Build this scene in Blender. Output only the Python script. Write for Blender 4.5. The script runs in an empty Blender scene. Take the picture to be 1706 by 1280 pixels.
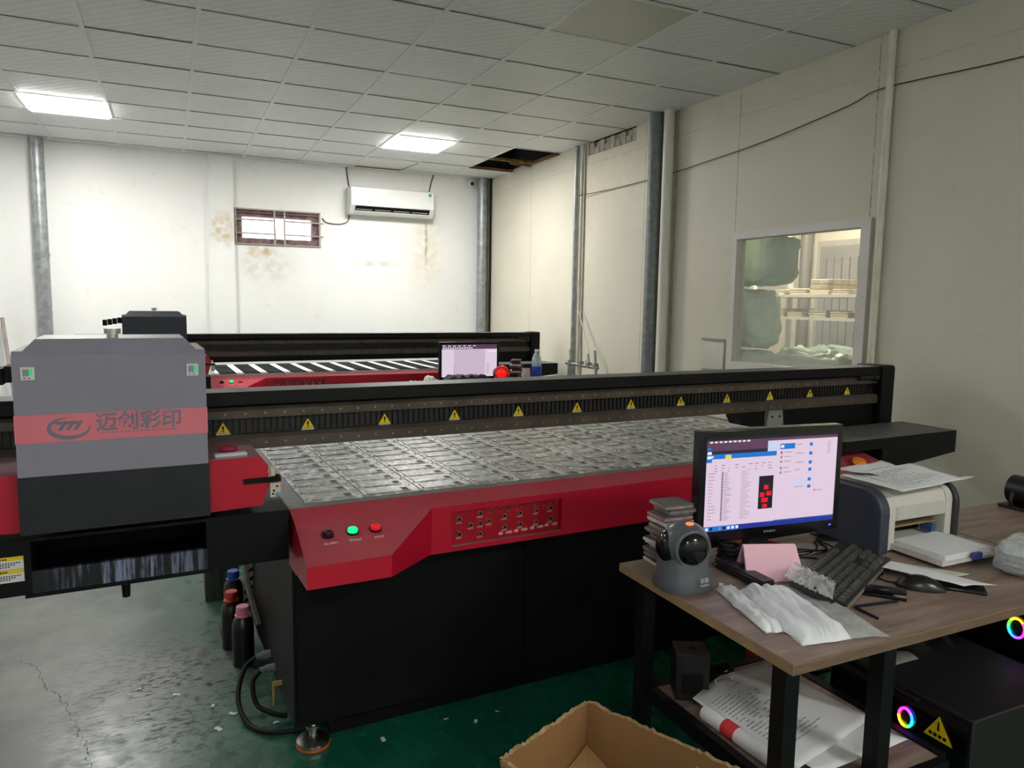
import bpy, bmesh, math, random
from mathutils import Vector, Matrix, noise
PI = math.pi
random.seed(7)
SC = bpy.context.scene
COL = SC.collection

# ------------------------------------------------------------------ materials
def lin(c):
    return tuple(((x / 255) / 12.92 if x / 255 <= .04045 else ((x / 255 + .055) / 1.055) ** 2.4) for x in c) + (1.0,)

class NT:
    def __init__(s, name):
        s.m = bpy.data.materials.new(name); s.m.use_nodes = True
        s.t = s.m.node_tree; s.n = s.t.nodes; s.l = s.t.links
        s.b = s.n['Principled BSDF']; s.co = None
    def new(s, t, **kw):
        n = s.n.new(t)
        for k, v in kw.items(): setattr(n, k, v)
        return n
    def set(s, sock, v):
        if hasattr(v, 'is_output'): s.l.new(v, sock)
        else: sock.default_value = v
    def coord(s):
        if s.co is None: s.co = s.new('ShaderNodeTexCoord').outputs['Object']
        return s.co
    def mapped(s, sc):
        n = s.new('ShaderNodeMapping'); s.l.new(s.coord(), n.inputs['Vector']); n.inputs['Scale'].default_value = sc
        return n.outputs[0]
    def noise(s, scale, detail=3, vec=None, rough=.6):
        n = s.new('ShaderNodeTexNoise'); s.l.new(vec if vec is not None else s.coord(), n.inputs['Vector'])
        n.inputs['Scale'].default_value = scale; n.inputs['Detail'].default_value = detail; n.inputs['Roughness'].default_value = rough
        return n.outputs['Fac']
    def ramp(s, fac, a, b, c0=(0, 0, 0, 1), c1=(1, 1, 1, 1)):
        n = s.new('ShaderNodeValToRGB'); s.l.new(fac, n.inputs[0])
        e = n.color_ramp.elements; e[0].position = a; e[1].position = b; e[0].color = c0; e[1].color = c1
        return n.outputs[0]
    def mix(s, fac, a, b, mode='MIX'):
        n = s.new('ShaderNodeMixRGB', blend_type=mode)
        s.set(n.inputs[0], fac); s.set(n.inputs[1], a); s.set(n.inputs[2], b)
        return n.outputs[0]
    def math(s, op, a, b=0.0, c=0.0):
        n = s.new('ShaderNodeMath', operation=op)
        s.set(n.inputs[0], a); s.set(n.inputs[1], b); s.set(n.inputs[2], c)
        return n.outputs[0]
    def xyz(s):
        n = s.new('ShaderNodeSeparateXYZ'); s.l.new(s.coord(), n.inputs[0]); return n.outputs
    def band(s, v, lo, hi, soft):          # 1 inside lo..hi
        a = s.new('ShaderNodeMapRange'); s.set(a.inputs[0], v); a.inputs[1].default_value = lo - soft; a.inputs[2].default_value = lo + soft
        b = s.new('ShaderNodeMapRange'); s.set(b.inputs[0], v); b.inputs[1].default_value = hi - soft; b.inputs[2].default_value = hi + soft
        b.inputs[3].default_value = 1; b.inputs[4].default_value = 0
        return s.math('MULTIPLY', a.outputs[0], b.outputs[0])
    def bump(s, h, strength, dist=.002):
        n = s.new('ShaderNodeBump'); n.inputs['Strength'].default_value = strength; n.inputs['Distance'].default_value = dist
        s.l.new(h, n.inputs['Height']); s.l.new(n.outputs[0], s.b.inputs['Normal'])
    def col(s, v): s.set(s.b.inputs['Base Color'], v)
    def rough(s, v): s.set(s.b.inputs['Roughness'], v)

MATS = {}
def M(name, c, rough=.5, metal=0., var=.12, scale=6, bump=0., bscale=60, dust_sheen=None, dust_sheen_amt=.8, spec=.5, stretch=None):
    if name in MATS: return MATS[name]
    t = NT(name); c1 = lin(c)
    vec = t.mapped(stretch) if stretch else None
    f = t.noise(scale, 4, vec)
    lo = tuple(x * (1 - var) for x in c1[:3]) + (1,); hi = tuple(min(1, x * (1 + var)) for x in c1[:3]) + (1,)
    col = t.mix(t.ramp(f, .3, .7), lo, hi)
    if dust_sheen:  # up-facing faces greyed: dust plus glancing wall reflection put into the colour
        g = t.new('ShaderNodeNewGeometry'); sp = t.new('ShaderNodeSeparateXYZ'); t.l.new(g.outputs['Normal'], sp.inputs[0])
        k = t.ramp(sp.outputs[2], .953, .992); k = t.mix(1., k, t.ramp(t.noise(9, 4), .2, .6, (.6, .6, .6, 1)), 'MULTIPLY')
        k = t.mix(1., k, (dust_sheen_amt,) * 3 + (1,), 'MULTIPLY')
        col = t.mix(k, col, lin(dust_sheen))
    t.col(col); t.rough(rough)
    t.b.inputs['Metallic'].default_value = metal; t.b.inputs['Specular IOR Level'].default_value = spec
    if bump: t.bump(t.noise(bscale, 3), bump)
    MATS[name] = t.m
    return t.m
def EM(name, c, s=1.):
    if name in MATS: return MATS[name]
    t = NT(name); t.col(lin([v * .35 for v in c]) if s <= 1 else lin(c)); t.rough(.3)
    t.b.inputs['Emission Color'].default_value = lin(c); t.b.inputs['Emission Strength'].default_value = s
    f = t.noise(3, 1); t.rough(t.ramp(f, 0, 1, (.25, .25, .25, 1), (.4, .4, .4, 1)))
    MATS[name] = t.m
    return t.m
def CLEAR(name, c, alpha, rough=.15, bump=.0):
    if name in MATS: return MATS[name]
    t = NT(name); t.col(t.mix(t.noise(14, 3), lin(c), lin([min(255, x + 25) for x in c]))); t.rough(rough)
    f = t.noise(22, 4)
    t.set(t.b.inputs['Alpha'], t.ramp(f, .3, .7, (max(0, alpha - .15),) * 3 + (1,), (min(1, alpha + .15),) * 3 + (1,)))
    if bump: t.bump(t.noise(35, 4), bump, .004)
    MATS[name] = t.m
    return t.m

# ------------------------------------------------------------------ mesh helpers
class MB:
    def __init__(s): s.v = []; s.f = []; s.mi = []; s.m = 0; s.T = None
    def add(s, vs, fs):
        o = len(s.v)
        for p in vs:
            p = Vector(p); s.v.append(s.T @ p if s.T else p)
        for f in fs: s.f.append([i + o for i in f]); s.mi.append(s.m)
        return s
    def mat(s, m): s.m = m; return s
    def box(s, x0, y0, z0, x1, y1, z1):
        return s.add([(x0, y0, z0), (x1, y0, z0), (x1, y1, z0), (x0, y1, z0), (x0, y0, z1), (x1, y0, z1), (x1, y1, z1), (x0, y1, z1)],
                     [(0, 3, 2, 1), (4, 5, 6, 7), (0, 1, 5, 4), (1, 2, 6, 5), (2, 3, 7, 6), (3, 0, 4, 7)])
    def prism(s, pts, ax, a, b):
        n = len(pts)
        def P(p, t): return {'x': (t, p[0], p[1]), 'y': (p[0], t, p[1]), 'z': (p[0], p[1], t)}[ax]
        return s.add([P(p, a) for p in pts] + [P(p, b) for p in pts],
                     [list(range(n))[::-1], list(range(n, 2 * n))] + [(i, (i + 1) % n, n + (i + 1) % n, n + i) for i in range(n)])
    def quad(s, a, b, c, d): return s.add([a, b, c, d], [(0, 1, 2, 3)])
    def rectY(s, x0, z0, x1, z1, y): return s.quad((x0, y, z0), (x1, y, z0), (x1, y, z1), (x0, y, z1))
    def cyl(s, p0, p1, r0, r1=None, n=16):
        p0 = Vector(p0); p1 = Vector(p1); r1 = r0 if r1 is None else r1
        d = (p1 - p0).normalized(); u = d.orthogonal().normalized(); w = d.cross(u)
        vs = []
        for p, r in ((p0, r0), (p1, r1)):
            for i in range(n):
                a = 2 * PI * i / n; vs.append(p + u * (math.cos(a) * r) + w * (math.sin(a) * r))
        return s.add(vs, [list(range(n))[::-1], list(range(n, 2 * n))] + [(i, (i + 1) % n, n + (i + 1) % n, n + i) for i in range(n)])
    def tube(s, pts, r, n=8, sub=0, closed=False):
        pts = [Vector(p) for p in pts]
        if sub:
            q = []
            m = len(pts)
            for i in range(m - 1):
                p0 = pts[max(0, i - 1)]; p1 = pts[i]; p2 = pts[i + 1]; p3 = pts[min(m - 1, i + 2)]
                for k in range(sub):
                    t = k / sub
                    q.append(.5 * ((2 * p1) + (p2 - p0) * t + (2 * p0 - 5 * p1 + 4 * p2 - p3) * t * t + (3 * p1 - p0 - 3 * p2 + p3) * t ** 3))
            q.append(pts[-1]); pts = q
        m = len(pts); vs = []; u = None
        for i, p in enumerate(pts):
            d = (pts[min(i + 1, m - 1)] - pts[max(i - 1, 0)]).normalized()
            if u is None: u = d.orthogonal().normalized()
            else:
                u = (u - d * u.dot(d)); u = u.normalized() if u.length > 1e-6 else d.orthogonal().normalized()
            w = d.cross(u)
            for k in range(n):
                a = 2 * PI * k / n; vs.append(p + u * (math.cos(a) * r) + w * (math.sin(a) * r))
        fs = [(i * n + k, i * n + (k + 1) % n, (i + 1) * n + (k + 1) % n, (i + 1) * n + k) for i in range(m - 1) for k in range(n)]
        fs += [list(range(n))[::-1], list(range((m - 1) * n, m * n))]
        return s.add(vs, fs)
    def lathe(s, prof, c=(0, 0, 0), n=24):
        vs = []; fs = []; m = len(prof)
        for r, z in prof:
            for k in range(n):
                a = 2 * PI * k / n; vs.append((c[0] + r * math.cos(a), c[1] + r * math.sin(a), c[2] + z))
        for i in range(m - 1):
            for k in range(n): fs.append((i * n + k, i * n + (k + 1) % n, (i + 1) * n + (k + 1) % n, (i + 1) * n + k))
        fs += [list(range(n))[::-1], list(range((m - 1) * n, m * n))]
        return s.add(vs, fs)
    def ell(s, c, rx, ry, rz, nu=20, nv=12):
        prof = [(math.sin(PI * j / nv) + 1e-4, -math.cos(PI * j / nv)) for j in range(nv + 1)]
        vs = []; fs = []
        for r, z in prof:
            for k in range(nu):
                a = 2 * PI * k / nu; vs.append((c[0] + rx * r * math.cos(a), c[1] + ry * r * math.sin(a), c[2] + rz * z))
        for i in range(nv):
            for k in range(nu): fs.append((i * nu + k, i * nu + (k + 1) % nu, (i + 1) * nu + (k + 1) % nu, (i + 1) * nu + k))
        return s.add(vs, fs)
    def grid(s, fn, nu, nv):
        vs = [fn(i / nu, j / nv) for j in range(nv + 1) for i in range(nu + 1)]
        w = nu + 1
        return s.add(vs, [(j * w + i, j * w + i + 1, (j + 1) * w + i + 1, (j + 1) * w + i) for j in range(nv) for i in range(nu)])
    def mesh(s, name, mats, smooth=True, ang=35, fix=True):
        me = bpy.data.meshes.new(name); me.from_pydata([tuple(p) for p in s.v], [], s.f)
        for m in (mats if isinstance(mats, (list, tuple)) else [mats]): me.materials.append(m)
        me.polygons.foreach_set('material_index', s.mi)
        if fix:
            bm = bmesh.new(); bm.from_mesh(me); bmesh.ops.recalc_face_normals(bm, faces=bm.faces[:]); bm.to_mesh(me); bm.free()
        if smooth:
            me.polygons.foreach_set('use_smooth', [True] * len(me.polygons)); me.set_sharp_from_angle(angle=math.radians(ang))
        me.update(); return me
    def build(s, name, mats, parent=None, bev=0, loc=None, rotz=0, solid=0, fix=True, **kw):
        o = bpy.data.objects.new(name, s.mesh(name, mats, fix=fix, **kw)); COL.objects.link(o)
        if parent: o.parent = parent
        if loc: o.location = loc
        o.rotation_euler.z = rotz
        if solid:
            m = o.modifiers.new('thick', 'SOLIDIFY'); m.thickness = solid; m.offset = 0
        if bev:
            m = o.modifiers.new('bevel', 'BEVEL'); m.width = bev; m.segments = 2; m.limit_method = 'ANGLE'; m.angle_limit = math.radians(40)
        return o

def tag(o, label, cat, group=None, kind=None):
    o['label'] = label; o['category'] = cat
    if group: o['group'] = group
    if kind: o['kind'] = kind
    return o
def thing(name, label, cat, loc=(0, 0, 0), rotz=0, group=None):
    o = bpy.data.objects.new(name, None); COL.objects.link(o); o.empty_display_size = .05
    o.location = loc; o.rotation_euler.z = rotz
    return tag(o, label, cat, group)
def struct(name, mb, mats, **kw):
    o = mb.build(name, mats, **kw); o['kind'] = 'structure'; return o
def clone(o, loc, rotz=None):
    c = o.copy(); COL.objects.link(c); c.location = loc
    if rotz is not None: c.rotation_euler.z = rotz
    for ch in o.children:
        d = ch.copy(); COL.objects.link(d); d.parent = c
        for g in ch.children:
            e = g.copy(); COL.objects.link(e); e.parent = d
    return c
def text(name, body, size, mat, parent, mtx, ext=.0006, sx=1., bold=0.):
    cu = bpy.data.curves.new(name, 'FONT'); cu.body = body; cu.size = size; cu.extrude = ext; cu.offset = bold
    cu.align_x = 'CENTER'; cu.align_y = 'CENTER'
    t = bpy.data.objects.new(name + '_src', cu); COL.objects.link(t)
    bpy.context.view_layer.update()
    me = bpy.data.meshes.new_from_object(t.evaluated_get(bpy.context.evaluated_depsgraph_get()))
    bpy.data.objects.remove(t); bpy.data.curves.remove(cu)
    me.name = name; me.materials.clear(); me.materials.append(mat)
    me.transform(mtx @ Matrix.Diagonal((sx, 1, 1, 1)))
    o = bpy.data.objects.new(name, me); COL.objects.link(o)
    if parent: o.parent = parent
    return o
def facing(x, y, z):      # text upright on a plane facing -y
    return Matrix.Translation((x, y, z)) @ Matrix.Rotation(PI / 2, 4, 'X')
def nz(p, s, seed=0): return noise.noise(Vector((p[0] * s + seed, p[1] * s, p[2] * s)))

# ------------------------------------------------------------------ common materials
BLK = M('black_powdercoat', (13, 13, 15), .5, var=.2, spec=.22)
BLKD = M('black_powdercoat_dust_sheen', (14, 14, 16), .48, var=.2, spec=.25, dust_sheen=(118, 116, 118), dust_sheen_amt=.75)
BLKM = M('matte_black', (8, 8, 9), .6, var=.2, spec=.25)
SHINY = M('black_gloss_plastic', (14, 14, 16), .18, var=.1)
PLAST = M('black_plastic', (24, 24, 26), .4, var=.2)
RED = M('red_enamel', (194, 20, 50), .34, var=.06, dust_sheen=(150, 132, 138), dust_sheen_amt=.95)
REDP = M('red_enamel_panel', (172, 8, 34), .4, var=.06)
STEEL = M('brushed_steel', (190, 188, 184), .3, 1., var=.1)
GALV = M('galvanised_steel', (158, 162, 164), .45, .75, var=.28, scale=14)
RAIL = M('oily_rail', (84, 74, 66), .42, .2, var=.3, scale=8)
WHITE = M('white_paint', (232, 232, 228), .5, var=.03)
WPL = M('white_plastic', (228, 228, 224), .35, var=.03)
PAPER = M('white_paper', (226, 227, 230), .7, var=.03)
INK = M('ink_grey', (120, 120, 124), .7, var=.1)
INKD = M('ink_dark', (40, 40, 44), .7, var=.1)
YEL = M('warning_yellow', (236, 206, 20), .5, var=.05)
GOLD = M('screw_head', (150, 140, 118), .4, .6)

# ------------------------------------------------------------------ room shell
H_C = 3.044
XR = 3.755; YB = 8.86; XL = -3.6; YF = -2.6; XS = 6.25
def wall_mat(name, c, seams=(), stain=None):
    t = NT(name); x = t.xyz()
    base = t.mix(t.ramp(t.noise(1.1, 4), .3, .7), lin([v - 9 for v in c]), lin(c))
    base = t.mix(t.math('MULTIPLY', t.ramp(t.noise(6, 5), .62, .8), .18), base, lin((150, 140, 122)))
    for s in seams:
        d = t.math('ABSOLUTE', t.math('SUBTRACT', x[s[0]], s[1]))
        k = t.math('MULTIPLY', t.math('LESS_THAN', d, .0035), t.ramp(t.noise(30, 2), .3, .6))
        base = t.mix(t.math('MULTIPLY', k, .75), base, lin((60, 58, 52)))
    for (ax, lo, hi, sx, zlo, zhi, sz, colr, amt) in (stain or []):
        k = t.math('MULTIPLY', t.band(x[ax], lo, hi, sx), t.band(x[2], zlo, zhi, sz))
        k = t.math('MULTIPLY', t.math('MULTIPLY', k, t.ramp(t.noise(13, 5), .35, .62)), amt)
        base = t.mix(k, base, lin(colr))
    # darker and browner towards the floor
    g = t.band(x[2], -1, .25, .35)
    base = t.mix(t.math('MULTIPLY', g, .35), base, lin((135, 130, 120)))
    t.col(base); t.rough(.55); t.bump(t.noise(35, 3), .08)
    return t.m
WALLB = wall_mat('white_wall_paint', (246, 246, 244), stain=[
    (0, 2.915, 2.945, .008, 1.95, 2.5, .12, (120, 92, 40), .85), (0, 2.75, 3.1, .1, 1.7, 2.5, .2, (222, 208, 160), .5),
    (0, .46, .68, .05, 2.1, 2.4, .08, (206, 184, 140), .9), (0, .85, 1.1, .06, 1.98, 2.08, .03, (196, 160, 90), .9),
    (0, .75, 1.3, .1, 1.72, 2.0, .1, (214, 206, 190), .6), (0, 2.05, 2.5, .1, 1.9, 1.97, .02, (170, 166, 160), .45)])
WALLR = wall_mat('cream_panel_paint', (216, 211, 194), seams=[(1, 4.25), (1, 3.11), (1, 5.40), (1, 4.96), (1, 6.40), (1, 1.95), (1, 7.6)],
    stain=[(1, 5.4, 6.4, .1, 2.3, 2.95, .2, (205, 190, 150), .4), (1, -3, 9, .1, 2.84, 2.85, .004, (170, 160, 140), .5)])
WALLS = wall_mat('storeroom_wall_paint', (236, 230, 212))

def floor_mat():
    t = NT('worn_epoxy_floor'); x = t.xyz()
    # worn grey on the left, green epoxy on the right and in front of the joint
    gx = t.new('ShaderNodeMapRange'); t.set(gx.inputs[0], x[0]); gx.inputs[1].default_value = -.5; gx.inputs[2].default_value = 1.0
    gy = t.new('ShaderNodeMapRange'); t.set(gy.inputs[0], x[1]); gy.inputs[1].default_value = 3.2; gy.inputs[2].default_value = 2.2
    s = t.math('ADD', t.math('MULTIPLY', gx.outputs[0], .75), t.math('MULTIPLY', gy.outputs[0], .35))
    far = t.math('MULTIPLY', t.band(x[1], 3.4, 20, .5), .22)
    s = t.math('ADD', s, far)
    s = t.math('ADD', s, t.math('MULTIPLY', t.math('SUBTRACT', t.noise(1.4, 3, rough=.5), .5), .5))
    green = t.ramp(s, .18, .74)
    grey = t.mix(t.ramp(t.noise(2.5, 5), .35, .65), lin((84, 86, 84)), lin((112, 114, 110)))
    gcol = t.mix(t.ramp(t.noise(3, 4), .3, .7), lin((12, 84, 64)), lin((20, 104, 82)))
    c = t.mix(green, grey, gcol)
    # scuffs and black specks
    w = t.band(x[0], -.32, .30, .2); w = t.math('MULTIPLY', w, t.band(x[1], 2.4, 3.4, .35))
    sp = t.math('MULTIPLY', t.ramp(t.noise(24, 6, t.mapped((1, 2.4, 1)), .72), .50, .57), w)
    sp = t.math('MULTIPLY', sp, t.ramp(t.noise(4, 4), .36, .50))
    c = t.mix(t.math('MULTIPLY', sp, .9), c, lin((34, 33, 32)))
    sp2 = t.ramp(t.noise(90, 2), .7, .74); c = t.mix(t.math('MULTIPLY', sp2, .3), c, lin((190, 192, 186)))
    st = t.math('MULTIPLY', t.band(x[0], .02, .2, .07), t.band(x[1], 3.1, 3.45, .09))
    c = t.mix(t.math('MULTIPLY', t.math('MULTIPLY', st, t.ramp(t.noise(9, 4), .45, .6)), .75), c, lin((58, 38, 42)))
    # joint
    j = t.math('LESS_THAN', t.math('ABSOLUTE', t.math('SUBTRACT', x[1], t.math('ADD', 2.512, t.math('MULTIPLY', x[0], .06)))), .003)
    c = t.mix(t.math('MULTIPLY', j, .5), c, lin((70, 92, 86)))
    t.col(c)
    r = t.mix(green, (.36, .36, .36, 1), (.17, .17, .17, 1)); r = t.mix(t.math('MULTIPLY', t.ramp(t.noise(14, 5), .4, .65), .6), r, (.5, .5, .5, 1))
    t.rough(r); t.bump(t.noise(45, 5), .12)
    t.set(t.b.inputs['Specular IOR Level'], t.math('SUBTRACT', .5, t.math('MULTIPLY', sp, .42)))
    return t.m
FLOOR = floor_mat()
struct('floor', MB().box(XL, YF, -.1, XS, YB + .2, 0), FLOOR)
# crack line in the concrete
cr = [(-.60, 3.46), (-.53, 3.38), (-.48, 3.18), (-.42, 3.08), (-.385, 3.0), (-.37, 2.92), (-.34, 2.86), (-.33, 2.77), (-.30, 2.70), (-.29, 2.62), (-.275, 2.55), (-.24, 2.40), (-.22, 2.2)]
mb = MB()
for a, b in zip(cr, cr[1:]):
    for k in range(8):
        p = Vector(a).lerp(Vector(b), k / 8); q = Vector(a).lerp(Vector(b), (k + 1) / 8); j = lambda: random.uniform(-.008, .008)
        if k == 0: last = p
        q = q + Vector((j(), j())); w = random.uniform(.0006, .0019)
        mb.quad((last.x - w, last.y, .0006), (last.x + w, last.y, .0006), (q.x + w, q.y, .0006), (q.x - w, q.y, .0006)); last = q
struct('trim_1', mb, M('crack_dark', (44, 42, 40), .8), smooth=False, fix=False)

# back wall with window opening
wx0, wx1, wz0, wz1 = .70, 1.64, 2.095, 2.50
mb = MB().box(XL, YB, 0, wx0, YB + .2, H_C + .5).box(wx1, YB, 0, XS, YB + .2, H_C + .5).box(wx0, YB, 0, wx1, YB + .2, wz0).box(wx0, YB, wz1, wx1, YB + .2, H_C + .5)
struct('wall_back', mb, WALLB, smooth=False)
struct('trim_2', MB().box(.44, YB - .05, 0, .69, YB, H_C), WALLB, smooth=False)           # pilaster left of the window
# right wall with interior window and a broken strip at the top
vy0, vy1, vz0, vz1 = 3.135, 4.215, 1.085, 1.985
hy0, hy1, hz0 = 5.55, 6.37, 2.925
mb = MB()
mb.box(XR, YF, 0, XR + .06, vy0, H_C + .5).box(XR, vy1, 0, XR + .06, hy0, H_C + .5).box(XR, hy1, 0, XR + .06, YB, H_C + .5)
mb.box(XR, vy0, 0, XR + .06, vy1, vz0).box(XR, vy0, vz1, XR + .06, vy1, H_C + .5).box(XR, hy0, 0, XR + .06, hy1, hz0)
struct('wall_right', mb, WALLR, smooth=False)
struct('wall_left', MB().box(XL - .15, YF, 0, XL, YB, H_C + .5), WALLB, smooth=False)
struct('wall_front', MB().box(XL, YF - .15, 0, XS, YF, H_C + .5), WALLB, smooth=False)
struct('wall_storeroom', MB().box(XS, YF, 0, XS + .15, YB, H_C + .5), WALLS, smooth=False)

# ceiling: 0.6 m tiles, a tile grid at x=-.4+.6a, y=4.505+.6b ; two tiles missing
def tile_mat():
    t = NT('gypsum_ceiling_tile'); x = t.xyz()
    c = t.mix(t.ramp(t.noise(.8, 3), .3, .7), lin((238, 238, 240)), lin((246, 246, 246)))
    w = t.new('ShaderNodeTexWave', wave_type='BANDS', bands_direction='DIAGONAL'); t.l.new(t.coord(), w.inputs['Vector'])
    w.inputs['Scale'].default_value = 7; w.inputs['Distortion'].default_value = 1.2; w.inputs['Detail'].default_value = 1
    v = t.new('ShaderNodeTexVoronoi'); t.l.new(t.coord(), v.inputs['Vector']); v.inputs['Scale'].default_value = 26
    h = t.math('ADD', w.outputs['Fac'], v.outputs['Distance'])
    c = t.mix(t.math('MULTIPLY', h, .10), c, lin((120, 120, 122)))
    t.col(c); t.rough(.45); t.bump(h, .2, .003)
    return t.m
TILE = tile_mat()
gx = [-.4 + .6 * a for a in range(-6, 12)]; gy = [4.505 + .6 * b for b in range(-12, 8)]
holes = {(6, 4), (6, 5)}
lit = {(-1, 4), (4, 4), (-6, 4), (-1, -11), (4, -11), (-6, -2), (-1, -2)}; unlit = {(4, -2)}
mb = MB()
def clampx(v): return min(max(v, XL), XR)
for a in range(-6, 7):
    for b in range(-12, 8):
        if (a, b) in holes or (a, b) in lit or (a, b) in unlit: continue
        x0 = clampx(-.4 + .6 * a); x1 = clampx(.2 + .6 * a); y0 = max(YF, 4.505 + .6 * b); y1 = min(YB, 5.105 + .6 * b)
        if x1 - x0 < .01 or y1 - y0 < .01: continue
        dz = random.uniform(0, .003)
        mb.box(x0, y0, H_C + dz, x1, y1, H_C + .012 + dz)
mb.box(XR + .06, YF, H_C, XS, YB, H_C + .012)
struct('ceiling', mb, TILE, smooth=False)
struct('trim_3', MB().box(XL, YF, H_C + .48, XS, YB + .2, H_C + .5), M('void_dark', (34, 34, 34), .9), smooth=False)   # slab above the tiles, coloured dark to stand in for the unlit void
mb = MB()
for a in range(-5, 7):
    x = -.4 + .6 * a; mb.box(x - .013, YF, H_C - .004, x + .013, YB, H_C + .004)
struct('trim_4', mb, M('white_tee_bar', (232, 232, 230), .4, var=.03), smooth=False)
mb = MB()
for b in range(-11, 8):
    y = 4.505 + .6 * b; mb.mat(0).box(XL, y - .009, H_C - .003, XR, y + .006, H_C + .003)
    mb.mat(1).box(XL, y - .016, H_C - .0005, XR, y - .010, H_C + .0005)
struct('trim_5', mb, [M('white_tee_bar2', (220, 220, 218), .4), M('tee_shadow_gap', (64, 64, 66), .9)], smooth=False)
# broken fibre edges round the missing tiles
mb = MB()
FIB = M('broken_fibre_board', (122, 92, 50), .9, var=.4, scale=30)
def shard(p, q, w, dz):
    p = Vector(p); q = Vector(q); n = 14; mbv = []
    for k in range(n):
        a = p.lerp(q, k / n); b = p.lerp(q, (k + 1) / n); r = random.uniform(.5, 1) * w
        mb.box(min(a.x, b.x) - .0, min(a.y, b.y) - r, a.z - .016, max(a.x, b.x) + .001, max(a.y, b.y), a.z + .012)
shard((3.2, 7.53, H_C), (3.74, 7.53, H_C + dz if False else H_C), .06, 0)
shard((3.2, 8.12, H_C), (3.74, 8.12, H_C), .05, 0)
shard((3.45, 7.54, H_C - .02), (3.72, 7.6, H_C - .02), .05, 0)
mb.box(3.70, 6.95, H_C - .01, 3.75, 7.5, H_C + .01)
struct('trim_6', mb, FIB, smooth=False)
mb = MB().box(2.0, 8.69, H_C - .012, 2.54, 8.70, H_C - .002)
mb.add([(2.54, 8.70, H_C - .006), (2.56, 8.70, H_C - .006), (2.62, 8.15, H_C - .006), (2.61, 8.15, H_C - .006)], [(0, 1, 2, 3)])
struct('trim_7', mb, FIB, smooth=False)

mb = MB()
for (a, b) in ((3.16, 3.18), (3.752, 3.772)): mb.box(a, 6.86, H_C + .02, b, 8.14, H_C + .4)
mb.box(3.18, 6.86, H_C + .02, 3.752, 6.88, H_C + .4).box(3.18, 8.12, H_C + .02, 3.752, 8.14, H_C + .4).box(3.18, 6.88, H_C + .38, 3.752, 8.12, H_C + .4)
struct('trim_9', mb, M('void_shade_black', (30, 32, 36), .9), smooth=False)  # added dark liner, stands in for the unlit depth of the hole
# ceiling light panels
def panel(a, b, on, label, strength=18, nm='ceiling_light'):
    x0 = -.4 + .6 * a; y0 = 4.505 + .6 * b
    t = thing(nm, label, 'ceiling light', (x0 + .3, y0 + .3, H_C), 0, None)
    fr = MB()
    for (p, q, r, s_) in ((-.3, -.3, .3, -.285), (-.3, .285, .3, .3), (-.3, -.285, -.285, .285), (.285, -.285, .3, .285)):
        fr.box(p, q, -.006, r, s_, .02)
    fr.build('frame', WHITE, t)
    d = MB().box(-.285, -.285, -.014 if on else -.002, .285, .285, .01)  # lit diffuser hangs lower so its glowing rim brightens the ceiling
    d.build('diffuser', EM('lit_diffuser_%d' % int(strength * 10), (255, 253, 248), strength) if on else M('opal_diffuser', (196, 194, 182), .35, var=.02), t)
    return t
PW = 68
panel(-1, 4, True, 'lit square ceiling light panel on the left, above the white back wall', PW)
panel(4, 4, True, 'lit square ceiling light panel in front of the air conditioner', PW)
panel(4, -2, False, 'unlit square ceiling light panel at the top of the photo')
panel(-6, 4, True, 'added fill light panel in the ceiling near the left wall, out of view', PW)  # unseen panel, added with the four below to brighten the foreground
panel(-6, -2, True, 'added fill light panel in the ceiling left of the near printer, out of view', 26)  # unseen fill, added for the near printer
panel(-1, -2, True, 'added weak fill light panel in the ceiling over the near printer, just out of view', 14)  # weak fill added overhead, out of view
panel(-1, -11, True, 'added fill light panel in the ceiling behind the camera on the left', 42)  # added fill for the fronts facing the camera, unseen
panel(4, -11, True, 'added fill light panel in the ceiling behind the camera on the right', 62)  # added fill, set far back so it only grazes the right wall
t = thing('ceiling_light', 'ceiling light panel of the storeroom behind the interior window', 'ceiling light', (5.0, 5.0, H_C - .03))
MB().box(-.3, -.3, 0, .3, .3, .03).build('diffuser', EM('store_diffuser', (255, 244, 222), 60), t)

# ------------------------------------------------------------------ windows
mb = MB()
IRON = M('rusty_window_frame', (118, 94, 94), .7, var=.6, scale=16)
mb.box(wx0, YB + .03, wz0, wx1, YB + .14, wz0 + .08).box(wx0, YB + .03, wz1 - .085, wx1, YB + .14, wz1)
mb.box(wx0, YB + .03, wz0 + .08, wx0 + .08, YB + .14, wz1 - .085).box(wx1 - .09, YB + .03, wz0 + .08, wx1, YB + .14, wz1 - .085)
mb.box(wx0 + .02, YB + .005, wz0 + .015, wx1 - .02, YB + .03, wz0 + .04).box(wx0 + .02, YB + .005, wz1 - .05, wx1 - .02, YB + .03, wz1 - .03)
mb.box(1.135, YB + .07, wz0 + .08, 1.15, YB + .1, wz0 + .20)
w1 = struct('window_1', mb, IRON, smooth=False)
mb = MB()
for z in (wz0 + .13, wz1 - .125):
    mb.cyl((wx0 - .005, YB - .012, z), (1.125, YB - .012, z), .008).cyl((1.235, YB - .012, z), (wx1 + .03, YB - .012, z), .008)
for x in (1.125, 1.235): mb.cyl((x, YB - .012, wz0 + .005), (x, YB - .012, wz1 - .005), .010)
for x in (wx0 + .012, wx1 - .012): mb.cyl((x, YB - .012, wz0), (x, YB - .012, wz1), .007)
for z in (wz0 + .01, wz1 - .01): mb.cyl((wx0, YB - .012, z), (wx1, YB - .012, z), .007)
mb.build('security_bars', M('grey_bar', (178, 168, 166), .5, .2), w1)
MB().box(wx0 + .02, YB + .09, wz0 + .02, wx1 - .02, YB + .096, wz1 - .02).build('pane', CLEAR('frosted_pane', (250, 248, 250), .12, .2), w1)

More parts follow.
